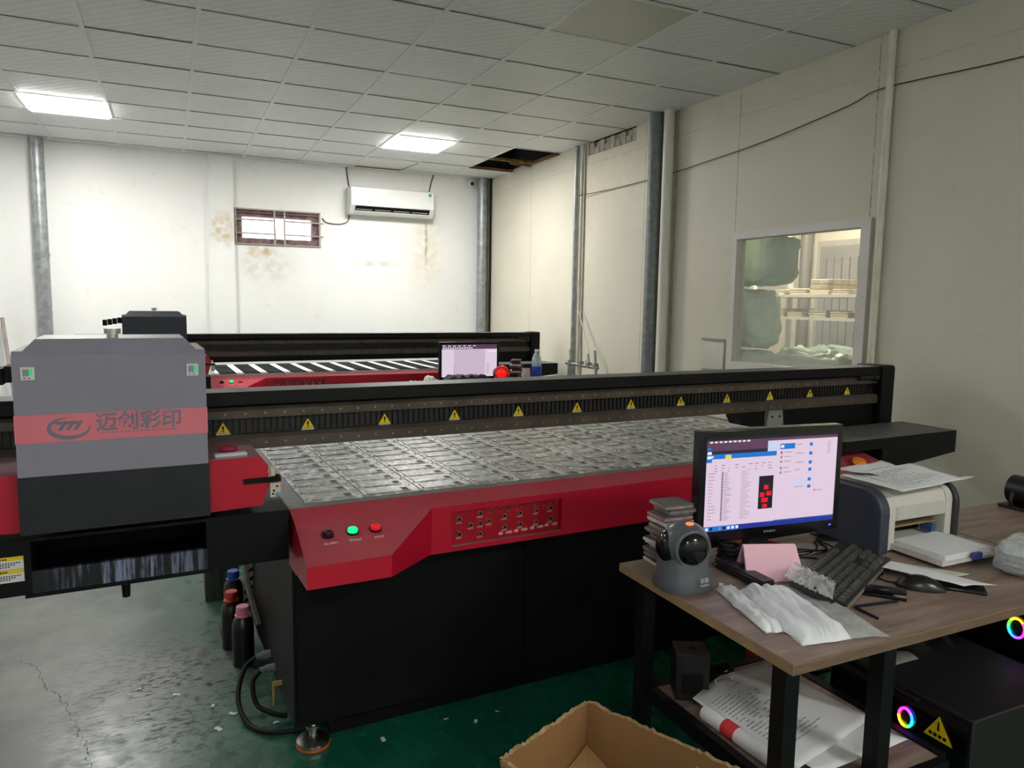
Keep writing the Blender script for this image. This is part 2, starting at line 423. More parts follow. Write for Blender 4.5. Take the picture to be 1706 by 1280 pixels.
# interior window
mb = MB()
ALU = M('white_aluminium', (216, 210, 206), .4, var=.05)
for (a0, b0, a1, b1) in ((vy0 - .055, vz1 - .01, vy1 + .03, vz1 + .04), (vy0 - .055, vz0 - .05, vy1 + .03, vz0 + .01), (vy0 - .055, vz0 + .01, vy0 + .012, vz1 - .01), (vy1 - .014, vz0 + .01, vy1 + .03, vz1 - .01)):
    mb.box(XR - .022, a0, b0, XR + .0005 if 0 else XR - .0005, a1, b1)
for (a0, b0, a1, b1) in ((vy0 + .001, vz1 - .012, vy1 - .001, vz1 - .001), (vy0 + .001, vz0 + .001, vy1 - .001, vz0 + .012), (vy0 + .001, vz0 + .012, vy0 + .012, vz1 - .012), (vy1 - .014, vz0 + .012, vy1 - .001, vz1 - .012)): mb.box(XR, a0, b0, XR + .065, a1, b1)
w2 = struct('window_2', mb, ALU, smooth=False)
gl = NT('window_glass'); gl.col(lin((235, 240, 238))); gl.rough(.04); gl.set(gl.b.inputs['Alpha'], gl.ramp(gl.noise(3, 3),   .3, .8, (.16, .16, .16, 1), (.28, .28, .28, 1)))
MB().box(XR + .025, vy0, vz0, XR + .031, vy1, vz1).build('pane', gl.m, w2)
# exposed lath strip at the top of the right wall
mb = MB()
mb.box(XR + .03, hy0, hz0, XR + .05, hy1, H_C)
for k in range(9):
    y = hy0 + .09 * k; mb.box(XR + .004, y, hz0 + .005, XR + .03, y + .075, hz0 + .055 if k % 2 else hz0 + .112)
mb.box(XR + .006, hy0, hz0 + .055, XR + .028, hy1, hz0 + .065)
struct('trim_8', mb, M('grey_lath', (176, 170, 156), .8, var=.25, scale=12), smooth=False)

# ------------------------------------------------------------------ pipes, cables, wall things
def pipe(name, label, x, y, r, mat, z0=0, z1=H_C, cat='pipe', clamps=()):
    t = thing(name, label, cat, (x, y, z0))
    MB().cyl((0, 0, 0), (0, 0, z1 - z0), r, n=24).build('tube', mat, t)
    for z in clamps: MB().cyl((0, 0, z - .012), (0, 0, z + .012), r + .006, n=24).build('clamp', mat, t)
    return t
pipe('steel_pipe', 'galvanised round steel pipe on the white back wall, far left', -1.135, 8.78, .066, GALV, clamps=(1.9,))
pipe('steel_pipe', 'galvanised steel pipe in the back right corner beside the camera', 3.645, 8.765, .066, GALV, clamps=(1.6,))
pipe('steel_pipe', 'thick dark grey steel pipe standing against the cream right wall', 3.665, 5.13, .061, M('grey_pipe', (122, 128, 128), .55, .35, var=.25, scale=20))
pipe('plastic_pipe', 'white plastic downpipe just right of the thick grey pipe', 3.683, 4.99, .042, M('white_pvc', (224, 222, 210), .4, var=.04))
pipe('conduit_pipe', 'thin grey conduit pipe on the cream wall, left one of the pair', 3.722, 6.53, .022, GALV)
pipe('conduit_pipe', 'thin white conduit pipe on the cream wall, right one of the pair', 3.725, 6.425, .018, M('white_pvc2', (206, 202, 190), .4))
pipe('conduit_pipe', 'white vertical conduit pipe right of the interior window', 3.73, 3.015, .021, M('white_pvc3', (216, 212, 196), .4))
pipe('black_cable', 'black vertical cable beside the corner steel pipe', 3.735, 8.72, .012, BLKM, cat='cable')

wire = MB().tube([(3.70, 6.44, 2.555), (3.735, 6.0, 2.55), (3.735, 5.2, 2.553), (3.735, 4.6, 2.58), (3.735, 3.96, 2.622), (3.735, 3.3, 2.70), (3.735, 3.05, 2.745), (3.735, 2.3, 2.702), (3.735, 1.2, 2.68)], .0036, sub=6)
tag(wire.build('black_cable', M('dusty_cable', (66, 62, 56), .6)), 'thin dark cable running along the cream right wall', 'cable')

# air conditioner
t = thing('air_conditioner', 'white split air conditioner unit high on the back wall', 'air conditioner', (2.455, YB, 2.495))
prof = [(0, 0), (-.14, 0), (-.215, .095), (-.215, .27), (-.19, .315), (0, .315)]
MB().prism(prof, 'x', -.507, .507).build('body', WPL, t, bev=.008)
MB().box(-.50, -.222, .10, .50, -.2155, .30).build('front_panel', M('white_gloss', (240, 240, 238), .18, var=.02), t, bev=.003)
nrm_ = Vector((-.785, -.62))
def sl_(f, o): return (-.14 - .075 * f + nrm_.x * o, .095 * f + nrm_.y * o)
MB().prism([sl_(.45, -.003), sl_(.98, -.003), sl_(.98, .002), sl_(.45, .002)], 'x', -.45, .45).build('air_outlet', BLKM, t)
MB().prism([sl_(.06, .001), sl_(.06, .006), sl_(.44, .020), sl_(.46, .014)], 'x', -.46, .46).build('flap', WPL, t)
for k in range(4): MB().prism([sl_(.55, .002), sl_(.62, .002), sl_(.66, .008), sl_(.62, .008)], 'x', -.44 + k * .225, -.25 + k * .225).build('louver', WPL, t)
mb = MB().box(.43, -.2235, .19, .47, -.222, .29)
mb.mat(1).box(.432, -.2245, .25, .468, -.2235, .285)
mb.build('energy_sticker', [PAPER, M('sticker_green', (70, 160, 110), .5)], t)
cab = MB().tube([(1.945, YB - .012, H_C), (1.97, YB - .012, 2.85), (2.01, YB - .015, 2.70)], .007, sub=6).tube([(3.02, YB - .012, H_C), (2.99, YB - .012, 2.95), (2.95, YB - .04, 2.81)], .008, sub=6)
tag(cab.build('power_cable', M('cable_grey', (70, 62, 58), .6)), 'dark cables coming down from the ceiling to the air conditioner', 'cable')
cab = MB().tube([(1.66, YB - .012, 2.44), (1.70, YB - .012, 2.395), (1.80, YB - .012, 2.38), (1.90, YB - .012, 2.39), (1.97, YB - .012, 2.45), (1.975, YB - .012, 2.70)], .006, sub=6)
tag(cab.build('power_cable', M('cable_grey2', (90, 86, 84), .6)), 'sagging cable on the back wall between window and air conditioner', 'cable')
# camera
t = thing('security_camera', 'small white dome camera with black lens in the back corner', 'camera', (3.50, YB, 2.98))
MB().cyl((0, 0, 0), (0, -.05, 0), .05, .045, n=24).build('mount', WPL, t)
MB().ell((0, -.06, -.005), .045, .045, .045).build('housing', WPL, t)
MB().ell((0, -.093, -.012), .025, .018, .025).build('lens', SHINY, t)
# loose plastic sheet on the right wall
t = MB().grid(lambda u, v: (XR - .006 - .006 * math.sin(v * 5) * math.sin(u * 3), 4.55 - .255 * u, 1.0 + .25 * v), 10, 10)
t.mat(1).box(XR - .012, 4.30, 1.235, XR - .004, 4.555, 1.25)
tag(t.build('document_holder', [M('clear_sleeve', (206, 204, 194), .25, var=.06), M('sleeve_edge', (150, 146, 136), .5)], solid=.001), 'clear plastic document holder taped to the cream wall left of the window', 'document holder')

# ------------------------------------------------------------------ storeroom seen through the glass
t = thing('door_panel', 'grey ribbed metal door at the far side of the storeroom', 'door', (XS, 5.40, 0))
mb = MB().box(-.06, -.30, 0, -.02, .30, 2.12)
for k in range(6): mb.box(-.075, -.28 + k * .097, .1, -.06, -.21 + k * .097, 2.0)
mb.build('leaf', M('grey_door', (150, 148, 146), .5), t); MB().box(-.05, -.35, 0, -.0, .35, 2.18).build('frame', M('door_frame', (186, 182, 174), .5), t)
pipe('steel_pipe', 'grey steel pipe against the far storeroom wall', 6.15, 5.85, .06, M('store_pipe', (150, 148, 142), .5, .3))
t = thing('storage_shelf', 'white metal storage shelf loaded with bundles behind the interior window', 'shelf', (5.5, 5.1, 0))
for z in (1.0, 1.38, 1.585): MB().box(-.25, -.78, z, .25, .55, z + .025).build('shelf_board', WHITE, t)
for (x, y) in ((-.24, -.77), (-.24, .54), (.24, -.77), (.24, .54)): MB().box(x - .02, y - .02, 0, x + .02, y + .02, 1.8).build('post', WHITE, t)
BUN = M('wrapped_bundle', (206, 194, 170), .7, var=.3, scale=18, bump=.5)
for k, (y, z, w, h) in enumerate([(4.62, 1.61, .2, .05), (4.85, 1.61, .22, .14), (5.10, 1.61, .22, .06), (5.35, 1.61, .2, .05), (5.56, 1.61, .14, .05),
                                 (4.62, 1.405, .2, .06), (4.86, 1.405, .22, .07), (5.12, 1.405, .2, .05), (5.36, 1.405, .22, .08), (5.56, 1.405, .14, .05)]):
    m = MB()
    for q in range(3): m.box(-.2, -w / 2 + random.uniform(0, .02), q * h / 3, .2, w / 2 - random.uniform(0, .02), (q + 1) * h / 3 - .003)
    tag(m.build('wrapped_bundle', BUN, loc=(5.48, y, z), bev=.006), 'small pale bundle of flat packs on the %s board of the storeroom shelf' % ('upper' if z > 1.5 else 'middle'), 'bundle', 'pale bundles on the %s storeroom shelf board' % ('upper' if z > 1.5 else 'middle'))
SACK = M('green_sack', (150, 172, 148), .45, var=.16, scale=5, bump=.5, bscale=16)
SACK2 = M('green_sack_pale', (184, 202, 184), .3, var=.12, scale=5, bump=.5, bscale=16)
def sack(c, rx, ry, rz, mat, label, seed, cat='sack'):
    m = MB()
    def pt(u, v):
        a = u * 2 * PI; b = (v - .5) * PI
        def se(x, p): return math.copysign(abs(x) ** p, x)
        d = Vector((se(math.cos(b), .35) * se(math.cos(a), .5), se(math.cos(b), .35) * se(math.sin(a), .5), se(math.sin(b), .42)))
        k = 1 + .09 * nz(d, 2.6, seed) + .06 * nz(d, 6, seed) + .035 * nz(d, 14, seed)
        return Vector((d.x * rx * k, d.y * ry * k, d.z * rz * k))
    m.grid(pt, 64, 40)
    return tag(m.build('packed_sack', mat, loc=c, ang=80), label, cat)
sack((4.27, 4.62, .35), .24, .24, .32, SACK, 'green woven sack at the bottom of the tall pile, mostly below the glass', 1)
sack((4.27, 4.62, .92), .23, .22, .215, SACK2, 'pale green wrapped sack second from the bottom of the tall pile', 2)
sack((4.27, 4.63, 1.40), .22, .20, .225, SACK2, 'pale green film wrapped sack in the middle of the tall pile', 3)
sack((4.27, 4.54, 1.865), .22, .27, .20, SACK, 'green sack on top of the tall pile behind the glass', 4)
sack((4.36, 3.95, .35), .24, .30, .31, SACK, 'green sack on the storeroom floor under the open one', 5)
sack((4.36, 3.95, .945), .24, .32, .24, SACK2, 'pale green open sack just behind the interior window', 6)
sack((4.92, 4.35, .60), .24, .42, .56, SACK, 'tall dark green sack standing in front of the storeroom shelf', 7)
sack((4.95, 3.55, .56), .24, .30, .53, SACK2, 'pale green sack at the right edge behind the window', 8)
# ------------------------------------------------------------------ flatbed printers
def jig_mat(name, base, light, dark):
    t = NT(name); oi = t.new('ShaderNodeObjectInfo')
    v = t.new('ShaderNodeVectorMath', operation='ADD'); t.l.new(t.coord(), v.inputs[0])
    cx = t.new('ShaderNodeCombineXYZ'); m = t.math('MULTIPLY', oi.outputs['Random'], 40.); t.l.new(m, cx.inputs[0]); t.l.new(cx.outputs[0], v.inputs[1])
    n1 = t.noise(16, 5, v.outputs[0], .65); n2 = t.noise(34, 5, v.outputs[0])
    c = t.mix(t.ramp(n1, .42, .54), lin(dark), lin(base)); c = t.mix(t.ramp(n2, .54, .60), c, lin(light))
    c = t.mix(t.math('MULTIPLY', oi.outputs['Random'], .3), c, lin(light))
    t.col(c); t.rough(.35 if base[0] > 60 else .7); t.b.inputs['Specular IOR Level'].default_value = .5 if base[0] > 60 else .15; t.bump(n2, .25)
    return t.m
JIG_A = jig_mat('smudged_jig', (176, 174, 171), (236, 238, 236), (104, 103, 102))
JIG_AP = jig_mat('smudged_jig_panel', (146, 145, 144), (214, 216, 216), (84, 84, 84))
JIG_B = M('white_jig', (240, 240, 242), .4, var=.08, scale=10)
JIG_BP = jig_mat('black_case_panel', (12, 12, 15), (34, 36, 42), (6, 6, 8))
SLOT = M('jig_slot', (70, 70, 70), .7)
DUSTBED = M('dusty_bed', (128, 128, 128), .5, var=.25, scale=12)
GREYH = M('grey_hood_paint', (144, 141, 156), .42, var=.05, dust_sheen=(158, 156, 150), dust_sheen_amt=.7)
NAVYH = M('navy_hood_shaded', (40, 46, 60), .42, var=.08)  # dark navy, with the shade on the far hood's front put into it
BAND = M('red_stripe_dust_sheen', (228, 124, 138), .45, var=.07, scale=3)  # pinkish tone: sheen and dust put into the red
LETTER = M('lettering_grey', (124, 124, 142), .5, var=.06)
SKIRT = M('charcoal_skirt', (33, 34, 41), .38, var=.2, scale=14)
drip = NT('paint_dripped_black'); v_ = drip.mapped((30, 1, 2.2)); k_ = drip.ramp(drip.noise(1.6, 5, v_, .7), .47, .60)
xz_ = drip.xyz(); k_ = drip.math('MULTIPLY', k_, drip.band(xz_[0], -.60, -.27, .06))
drip.col(drip.mix(k_, lin((28, 28, 34)), lin((136, 144, 176)))); drip.rough(.4)
DRIP = drip.m
LG = EM('lamp_green', (20, 230, 120), 1.6); LR = EM('lamp_red', (240, 14, 40), .7)
LD = M('lamp_dark', (58, 16, 26), .25)

def flatbed(label, loc, rot, du, hoodmat, near, jigs, dv=0):
    T = thing('flatbed_printer', label, 'printer', loc, rot)
    L = 2.62
    # cabinet
    cab = MB().box(.01, .03, .085, L - .01, 1.09, .80).build('cabinet', BLK, T)
    mb = MB()
    MB().box(.14, .09, 0.0, 2.46, 1.0, .09).build('plinth', BLKM, T)
    for (a, b) in ((.02, .86), (.866, 1.74), (1.746, 2.6)):
        p = MB().box(a, .024, .10, b, .0305, .645).build('door', BLK, T)
        MB().box((a + b) / 2 - .06, .018, .615, (a + b) / 2 - .03, .024, .635).build('latch', PLAST, p)
    if near:
        fan = MB()
        for k in range(9):
            r = .085 - k * .008; fan.tube([(1.10 + r * math.cos(a * PI / 12), .023, .40 + r * math.sin(a * PI / 12)) for a in range(25)], .0015, 4)
        fan.build('fan_grille', BLKM, T)
    # bed
    bed = MB().box(0, 0, .798, L, 1.10, .838)
    bed.build('bed', DUSTBED, T, bev=.004)
    for v0 in (0.02,):
        MB().box(L - .012, .0, .838, L, 1.10, .846).build('bed_edge', DUSTBED, T)
    # red fascia
    mb = MB()
    sl = lambda v: .840 + .27 * v            # slope height at v (<0)
    P = [(-.001, .840), (-.09, sl(-.09)), (-.09, .655), (.02, .655), (.02, .796), (-.001, .796)]
    mb.prism(P, 'x', 0, .515).prism(P, 'x', .95, L)
    mb.prism([(-.001, .840), (-.09, sl(-.09)), (-.09, .792), (-.074, .792), (-.001, .796)], 'x', .515, .95)
    mb.prism([(-.09, .655), (-.09, .672), (-.074, .672), (.02, .672), (.02, .655)], 'x', .515, .95)
    mb.box(.515, -.06, .672, .95, .02, .796)
    mb.build('fascia', RED, T, smooth=False)
    for mir in (0, 1):
        X = (lambda u: u) if not mir else (lambda u: L - u)
        z0 = sl(-.09); z1 = sl(-.31)
        V = [(X(0), -.089, z0), (X(.445), -.089, z0), (X(-.012), -.31, z1), (X(.234), -.31, z1), (X(-.012), -.31, .690), (X(.234), -.31, .690), (X(0), -.0, .657), (X(.445), -.089, .657), (X(0), 0, .840)]
        F = [(0, 2, 3, 1), (2, 4, 5, 3), (4, 6, 7, 5), (0, 8, 6, 4, 2), (1, 3, 5, 7), (0, 1, 7, 6, 8)]
        c = MB().add(V, F).build('console', RED, T, smooth=False)
        if mir:
            q = Vector((X(.175), -.17, sl(-.17)))
            m = MB().cyl(q, q + Vector((0, -.005, .016)), .018, n=20).cyl(q + Vector((0, -.005, .016)), q + Vector((0, -.009, .032)), .032, .027, n=20)
            m.build('emergency_button', M('estop_orange', (250, 140, 30), .35), c)
        else:
            for (u, mt, nm) in ((.079, LD, 'ALARM'), (.155, LG, 'START'), (.227, LR, 'STOP')):
                q = Vector((u, -.170, sl(-.170))); d = Vector((0, -.26, .966))
                b = MB().cyl(q, q + d * .006, .019, n=20).build('lamp_bezel', PLAST, c)
                m = MB(); m.cyl(q + d * .004, q + d * .012, .0155, n=20).ell(q + d * .011, .0155, .0155, .009)
                m.build('indicator_lamp', mt, c)
                ang = math.atan(.27)
                text('lamp_text', nm, .013, WHITE, c, Matrix.Translation((u, -.212, sl(-.212) + .0006)) @ Matrix.Rotation(ang, 4, 'X'), .0003)
    # control panel
    kn = [(.548, .762, 9), (.548, .709, 9), (.592, .736, 8), (.627, .773, 8), (.627, .738, 8), (.627, .701, 8), (.661, .742, 8),
          (.722, .753, 8), (.722, .713, 8), (.784, .756, 8), (.784, .715, 8), (.848, .757, 8), (.848, .716, 8), (.908, .760, 8), (.908, .720, 8)]
    kn += [(.670 + k * .0355, .778 + .0004 * k, 5) for k in range(8)]
    mk = MB().box(.518, -.0745, .674, .947, -.058, .790).mat(1)
    for (u, z, r) in kn:
        w = .010 if r > 5 else .003
        for q in range(3 if r > 5 else 1):
            x = u - w + q * w * .75; mk.rectY(x, z - r / 1000 - .0085, x + w * .5, z - r / 1000 - .003, -.0748)
    for (u, z) in ((.733, .690), (.795, .692), (.86, .694), (.92, .697)):
        mk.rectY(u - .032, z - .006, u - .016, z + .004, -.0748).rectY(u - .004, z - .004, u + .022, z + .003, -.0748).rectY(u + .006, z - .006, u + .018, z + .005, -.0748)
    cp = mk.build('control_panel', [REDP, M('marking_pink', (226, 170, 176), .5)], T, smooth=False, fix=False)
    proto = {}
    for (u, z, r) in kn:
        r_ = r / 1000
        if r not in proto:
            m = MB().mat(0).cyl((0, 0, 0), (0, -.007, 0), r_, n=14).mat(1).cyl((0, -.0055, 0), (0, -.0085, 0), r_ * .62, n=12)
            proto[r] = m.build('push_button', [STEEL, BLKM], cp); k = proto[r]
        else:
            k = proto[r].copy(); COL.objects.link(k); k.parent = cp
        k.location = (u, -.0745, z)
    # levelling feet
    for (u, v) in ((.075, .055), (L - .1, .055), (.09, 1.0), (L - .1, 1.0)):
        ft = MB().lathe([(.055, .010), (.055, .022), (.03, .036), (.014, .038), (.014, .062), (.024, .062), (.024, .074), (.013, .074), (.013, .088)], (u, v, 0), 28).build('levelling_foot', STEEL, T)
        MB().lathe([(.052, 0), (.057, .002), (.057, .010), (.05, .011)], (u, v, 0), 28).build('rubber_pad', M('orange_rubber', (196, 96, 30), .5), ft)
    # gantry beam
    bm_ = MB().box(-.98, .30, 1.0, 3.19, .40, 1.147).build('gantry_beam', BLKM, T)
    G_ = [bm_]
    MB().box(-.98, .215, 1.147, 3.19, .345, 1.193).build('beam_cover', BLKD, bm_, bev=.003)
    for (z0, z1, v0, nm) in ((1.102, 1.140, .232, 0), (.998, 1.046, .224, 1)):
        m = MB().mat(0).prism([(v0, z0), (v0, z1 - .012), (v0 + .012, z1), (v0 + .08, z1), (v0 + .08, z0)], 'x', -.98, 3.12)
        m.mat(1)
        for k in range(58):
            u = -.6 + .0633 * k
            if u < 3.05: m.cyl((u, v0 + .002, (z0 + z1) / 2 - .004), (u, v0 - .002, (z0 + z1) / 2 - .004), .0042, n=8)
        m.build('guide_rail', [RAIL, GOLD], bm_, smooth=False)
    m = MB().box(-.98, .262, 1.046, 3.12, .31, 1.102)
    for k in range(200):
        u = -.97 + .0205 * k; m.box(u, .254, 1.048, u + .013, .262, 1.098)
    m.build('cable_channel', M('ribbed_black', (26, 25, 24), .5), bm_, smooth=False)
    if not near: MB().box(-.98, .24, .948, 3.09, .34, .998).build('lower_cover', BLKM, bm_)
    for k in range(-2, 11 if near else -2):
        u = .114 + .277 * k
        m = MB().mat(0).prism([(u - .022, 1.052), (u + .022, 1.052), (u, 1.088)], 'y', .2505, .2525)
        m.mat(1).prism([(u - .003, 1.064), (u + .003, 1.064), (u + .003, 1.076), (u - .003, 1.076)], 'y', .250, .2505)
        m.box(u - .003, .250, 1.057, u + .003, .2505, 1.061)
        m.mat(2).rectY(u - .022, 1.047, u + .022, 1.0505, .2515)
        m.build('warning_sticker', [YEL, BLKM, WHITE], bm_, smooth=False)
    # right end of the gantry
    G_.append(MB().prism([(.205, .858), (.205, 1.185), (.215, 1.197), (.36, 1.197), (.36, .858)], 'x', 3.09, 3.19).build('end_plate', BLK, T))
    G_.append(MB().cyl((2.93, .225, 1.135), (3.04, .225, 1.135), .014, n=14).cyl((3.04, .225, 1.135), (3.075, .225, 1.135), .018, n=14).build('tension_rod', STEEL if False else PLAST, T))
    G_.append(MB().box(2.42, .25, .86, 3.09, .46, .998).build('drive_housing', BLK, T))
    G_.append(MB().prism([(2.12, .998), (2.30, .998), (2.30, .905), (2.16, .93)], 'y', .25, .34).build('sensor_guard', BLK, T))
    m = MB().mat(0).prism([(2.285, .85), (2.425, .85), (2.405, .998), (2.315, .998)], 'y', .236, .26)
    m.mat(1)
    for (u, z) in ((2.335, .965), (2.385, .965), (2.32, .88), (2.395, .88)): m.cyl((u, .237, z), (u, .230, z), .005, n=10)
    G_.append(m.build('support_bracket', [M('bracket_grey', (150, 150, 148), .45, .3), PLAST], T, smooth=False))
    wg = MB().prism([(2.66, .90), (3.215, .90), (3.215, .792), (2.84, .757), (2.66, .757)], 'y', -.134, .165).prism([(2.40, .90), (2.66, .90), (2.66, .850), (2.40, .850)], 'y', -.134, .165)
    G_.append(wg.build('parking_cover', BLKD, T, smooth=False))
    # left maintenance frame
    fr = MB()
    fr.box(-1.15, -.05, .70, -.682, .36, .852).box(-.247, -.05, .698, -.012, .36, .855)
    fr.box(-.70, .28, .69, -.23, .36, .85).box(-.70, -.05, .690, -.23, .36, .705)
    mf = fr.build('maintenance_frame', BLK, T, smooth=False)
    MB().box(-.682, -.052, .703, -.246, -.035, .763).build('drip_rail', DRIP, mf, smooth=False)
    MB().box(-.682, -.05, .845, -.247, .30, .853).build('top_rail', BLK, mf, smooth=False)
    MB().box(-.69, .265, .76, -.24, .28, .85).build('cavity_back', BLKM, mf, smooth=False)
    MB().cyl((-.462, -.03, .705), (-.462, -.03, .648), .013, .010, n=14).build('drain_nozzle', BLKM, mf)
    for (u, v) in ((-1.10, 0), (-1.10, .3)): MB().box(u - .03, v - .03, 0, u + .03, v + .03, .70).build('leg', BLK, mf)
    for z in (.776, .741):
        m = MB().mat(0).box(-.79, -.0525, z, -.699, -.0505, z + .034).mat(1).box(-.79, -.053, z + .024, -.699, -.0525, z + .034)
        m.mat(2)
        for r in range(3):
            for q in range(9 - 2 * r): m.rectY(-.758 + q * .006, z + .016 - r * .005, -.754 + q * .006, z + .019 - r * .005, -.0528)
        for q in range(5): m.rectY(-.764 + q * .006, z + .0265, -.760 + q * .006, z + .031, -.0533)
        m.ell((-.768, -.0525, z + .01), .008, .0008, .008)
        m.build('warning_label', [PAPER, YEL, INKD], mf, smooth=False)
    # carriage
    cg = MB().box(-.65, .05, .86, -.29, .215, 1.0).build('print_carriage', BLKM, T)
    cg.location.x = du; G_ += [cg, mf]
    for g in G_: g.location.y = dv
    hood = MB().prism([(-.098, 1.030), (-.098, 1.345), (-.088, 1.356), (.215, 1.356), (.215, 1.030)], 'x', -.695, -.240)
    ho = hood.build('hood', hoodmat, cg, smooth=False)
    a = [(-.672, -.086, 1.356), (-.262, -.086, 1.356), (-.262, .20, 1.356), (-.672, .20, 1.356), (-.645, -.06, 1.386), (-.290, -.06, 1.386), (-.290, .17, 1.386), (-.645, .17, 1.386)]
    MB().add(a, [(0, 3, 2, 1), (4, 5, 6, 7), (0, 1, 5, 4), (1, 2, 6, 5), (2, 3, 7, 6), (3, 0, 4, 7)]).build('lid', hoodmat, cg, smooth=False)
    MB().cyl((-.468, -.02, 1.386), (-.468, -.02, 1.398), .014, n=18).cyl((-.468, -.02, 1.398), (-.468, -.02, 1.412), .021, n=22).build('lid_knob', STEEL, cg)
    MB().box(-.697, -.100, .877, -.238, .215, 1.030).build('skirt', SKIRT if near else NAVYH, cg, smooth=False)
    if near:
        MB().box(-.6965, -.1005, 1.118, -.2385, -.097, 1.192).build('stripe', BAND, cg, smooth=False)
        y = -.1012
        # swoosh emblem: open crescent ring with three slanted bars
        m = MB(); n = 40
        for k in range(n):
            a0 = math.radians(95 + 275 * k / n); a1 = math.radians(95 + 275 * (k + 1) / n)
            def cr_(a):
                s_ = (a - math.radians(95)) / math.radians(275); w = .0105 * math.sin(PI * min(1, s_ * .98 + .01)) ** .8 + .0008
                c = Vector((-.575 + .046 * math.cos(a), 1.155 + .0265 * math.sin(a))); o = Vector((math.cos(a), math.sin(a)))
                return c - o * w * .5, c + o * w * .5
            p, q = cr_(a0); r, s_ = cr_(a1)
            m.quad((p.x, y, p.y), (q.x, y, q.y), (s_.x, y, s_.y), (r.x, y, r.y))
        for k in range(3):
            x = -.602 + k * .0175
            m.quad((x, y, 1.148), (x + .010, y, 1.148), (x + .0245, y, 1.172), (x + .0145, y, 1.172))
            m.quad((x + .006, y, 1.163), (x + .0145, y, 1.172), (x - .004, y, 1.172), (x - .006, y, 1.166))
        m.build('emblem', LETTER, cg, smooth=False, fix=False)
        text('lettering', '迈创彩印', .053, LETTER, cg, facing(-.410, y, 1.162), .0004, 1.0, .0012)
        m = MB()
        for k in range(20):
            x = -.505 + k * .0095; m.rectY(x, 1.1345, x + .005, 1.1375, y)
        m.build('small_lettering', LETTER, cg, smooth=False, fix=False)
    for (x0, x1) in ((-.676, -.646), (-.289, -.259)):
        z0 = 1.283
        m = MB().mat(0).box(x0, -.102, z0, x1, -.097, z0 + .033)
        m.mat(1).rectY(x0 + .004, z0 + .010, x0 + .018, z0 + .028, -.1023).mat(2).rectY(x0 + .018, z0 + .012, x1 - .004, z0 + .028, -.1023)
        m.mat(3).rectY(x0 + .006, z0 + .003, x0 + .010, z0 + .007, -.1023).rectY(x0 + .016, z0 + .003, x0 + .020, z0 + .007, -.1023)
        m.build('temperature_display', [WPL, M('lcd_grey', (150, 156, 160), .3), EM('lcd_green', (60, 200, 120), .8) if near else M('lcd_off', (120, 130, 130), .3), INK] if near else [NAVYH] * 4, cg, smooth=False)
    Q = [(-.24, .874), (-.24, 1.030), (-.092, 1.030), (-.070, 1.0), (-.070, .938), (-.090, .880)]
    for mir in (0, 1):
        pts = Q if not mir else [(-.935 - p[0], p[1]) for p in Q]
        b = MB().prism(pts, 'y', -.06, .21).build('side_block', RED, cg, smooth=False)
        if not mir:
            MB().box(-.142, -.071, .951, -.05, -.061, .965).box(-.06, -.071, .951, -.035, -.03, .965).build('latch_arm', BLKM, b)
            m = MB().mat(0).box(-.068, -.075, .905, -.038, -.045, .948).cyl((-.055, -.05, .95), (-.058, -.04, .99), .008, n=10).mat(1).ell((-.045, -.07, .912), .010, .01, .009)
            m.mat(2)
            for (u, z) in ((-.058, .925), (-.048, .938), (-.06, .915)): m.cyl((u, -.076, z), (u, -.0755, z), .0035, n=8)
            m.build('valve_block', [M('ivory_plastic', (206, 198, 176), .5, var=.15), M('pale_blue', (120, 160, 190), .4), BLKM], b)
    # cable chain to the left
    m = MB()
    for k in range(13 if near else 4):
        u = -.70 - k * .034; z = (1.285 if near else 1.31) - k * .006; m.box(u - .030, .05, z - .022, u, .13, z + .022)
    m.build('cable_chain', BLKM, cg)
    # hoses
    if near:
        gr = MB()
        for k in range(7): gr.quad((-.028, .93, .14 + k * .04), (-.028, .93, .155 + k * .04), (.028, .93, .19 + k * .04), (.028, .93, .175 + k * .04))
        gr.mat(1).box(-.03, .932, .13, .03, .935, .47)
        gr.build('vent_grille', [BLKM, M('grille_pale', (168, 170, 164), .5)], T, smooth=False, fix=False)
        m = MB().tube([(-.045, .75, .45), (-.05, .62, .37), (-.03, .50, .26)], .012, 6, sub=4)
        m.build('strap', M('dirty_strap', (84, 80, 78), .7, var=.4, scale=25), T)
        for (v, z, r) in ((.50, .135, .017), (.40, .128, .016)):
            MB().cyl((.012, v, z), (-.022, v, z), r, n=10).cyl((-.022, v, z), (-.045, v, z), r * .7, n=10).build('cable_gland', M('grey_gland', (112, 112, 116), .45), T)
        MB().tube([(-.04, .50, .135), (-.09, .47, .11), (-.125, .38, .05), (-.11, .26, .014), (-.05, .17, .012), (.05, .14, .012)], .009, sub=6).build('hose', BLKM, T)
        MB().tube([(-.04, .40, .128), (-.075, .37, .10), (-.07, .30, .05), (-.02, .24, .035), (.02, .22, .03)], .009, sub=6).build('hose', BLKM, T)
        MB().cyl((.012, .26, .135), (-.02, .26, .135), .011, n=10).cyl((-.016, .26, .14), (-.02, .25, .06), .008, .005, n=8).build('drain_valve', M('brass', (186, 160, 96), .35, .7), T)
    # jigs
    R = Matrix.Translation(loc) @ Matrix.Rotation(rot, 4, 'Z')
    pm = MB().mat(0).box(-.098, -.0475, 0, .098, .0475, .004)
    pm.mat(1).box(-.082, -.037, .004, .066, .037, .0065)
    pm.mat(2).box(.040, -.028, .0065, .062, .006, .0070)
    pm.mat(0).cyl((.084, .03, .005), (.084, .03, .010), .003, n=6).cyl((-.088, -.03, .004), (-.088, -.03, .009), .003, n=6)
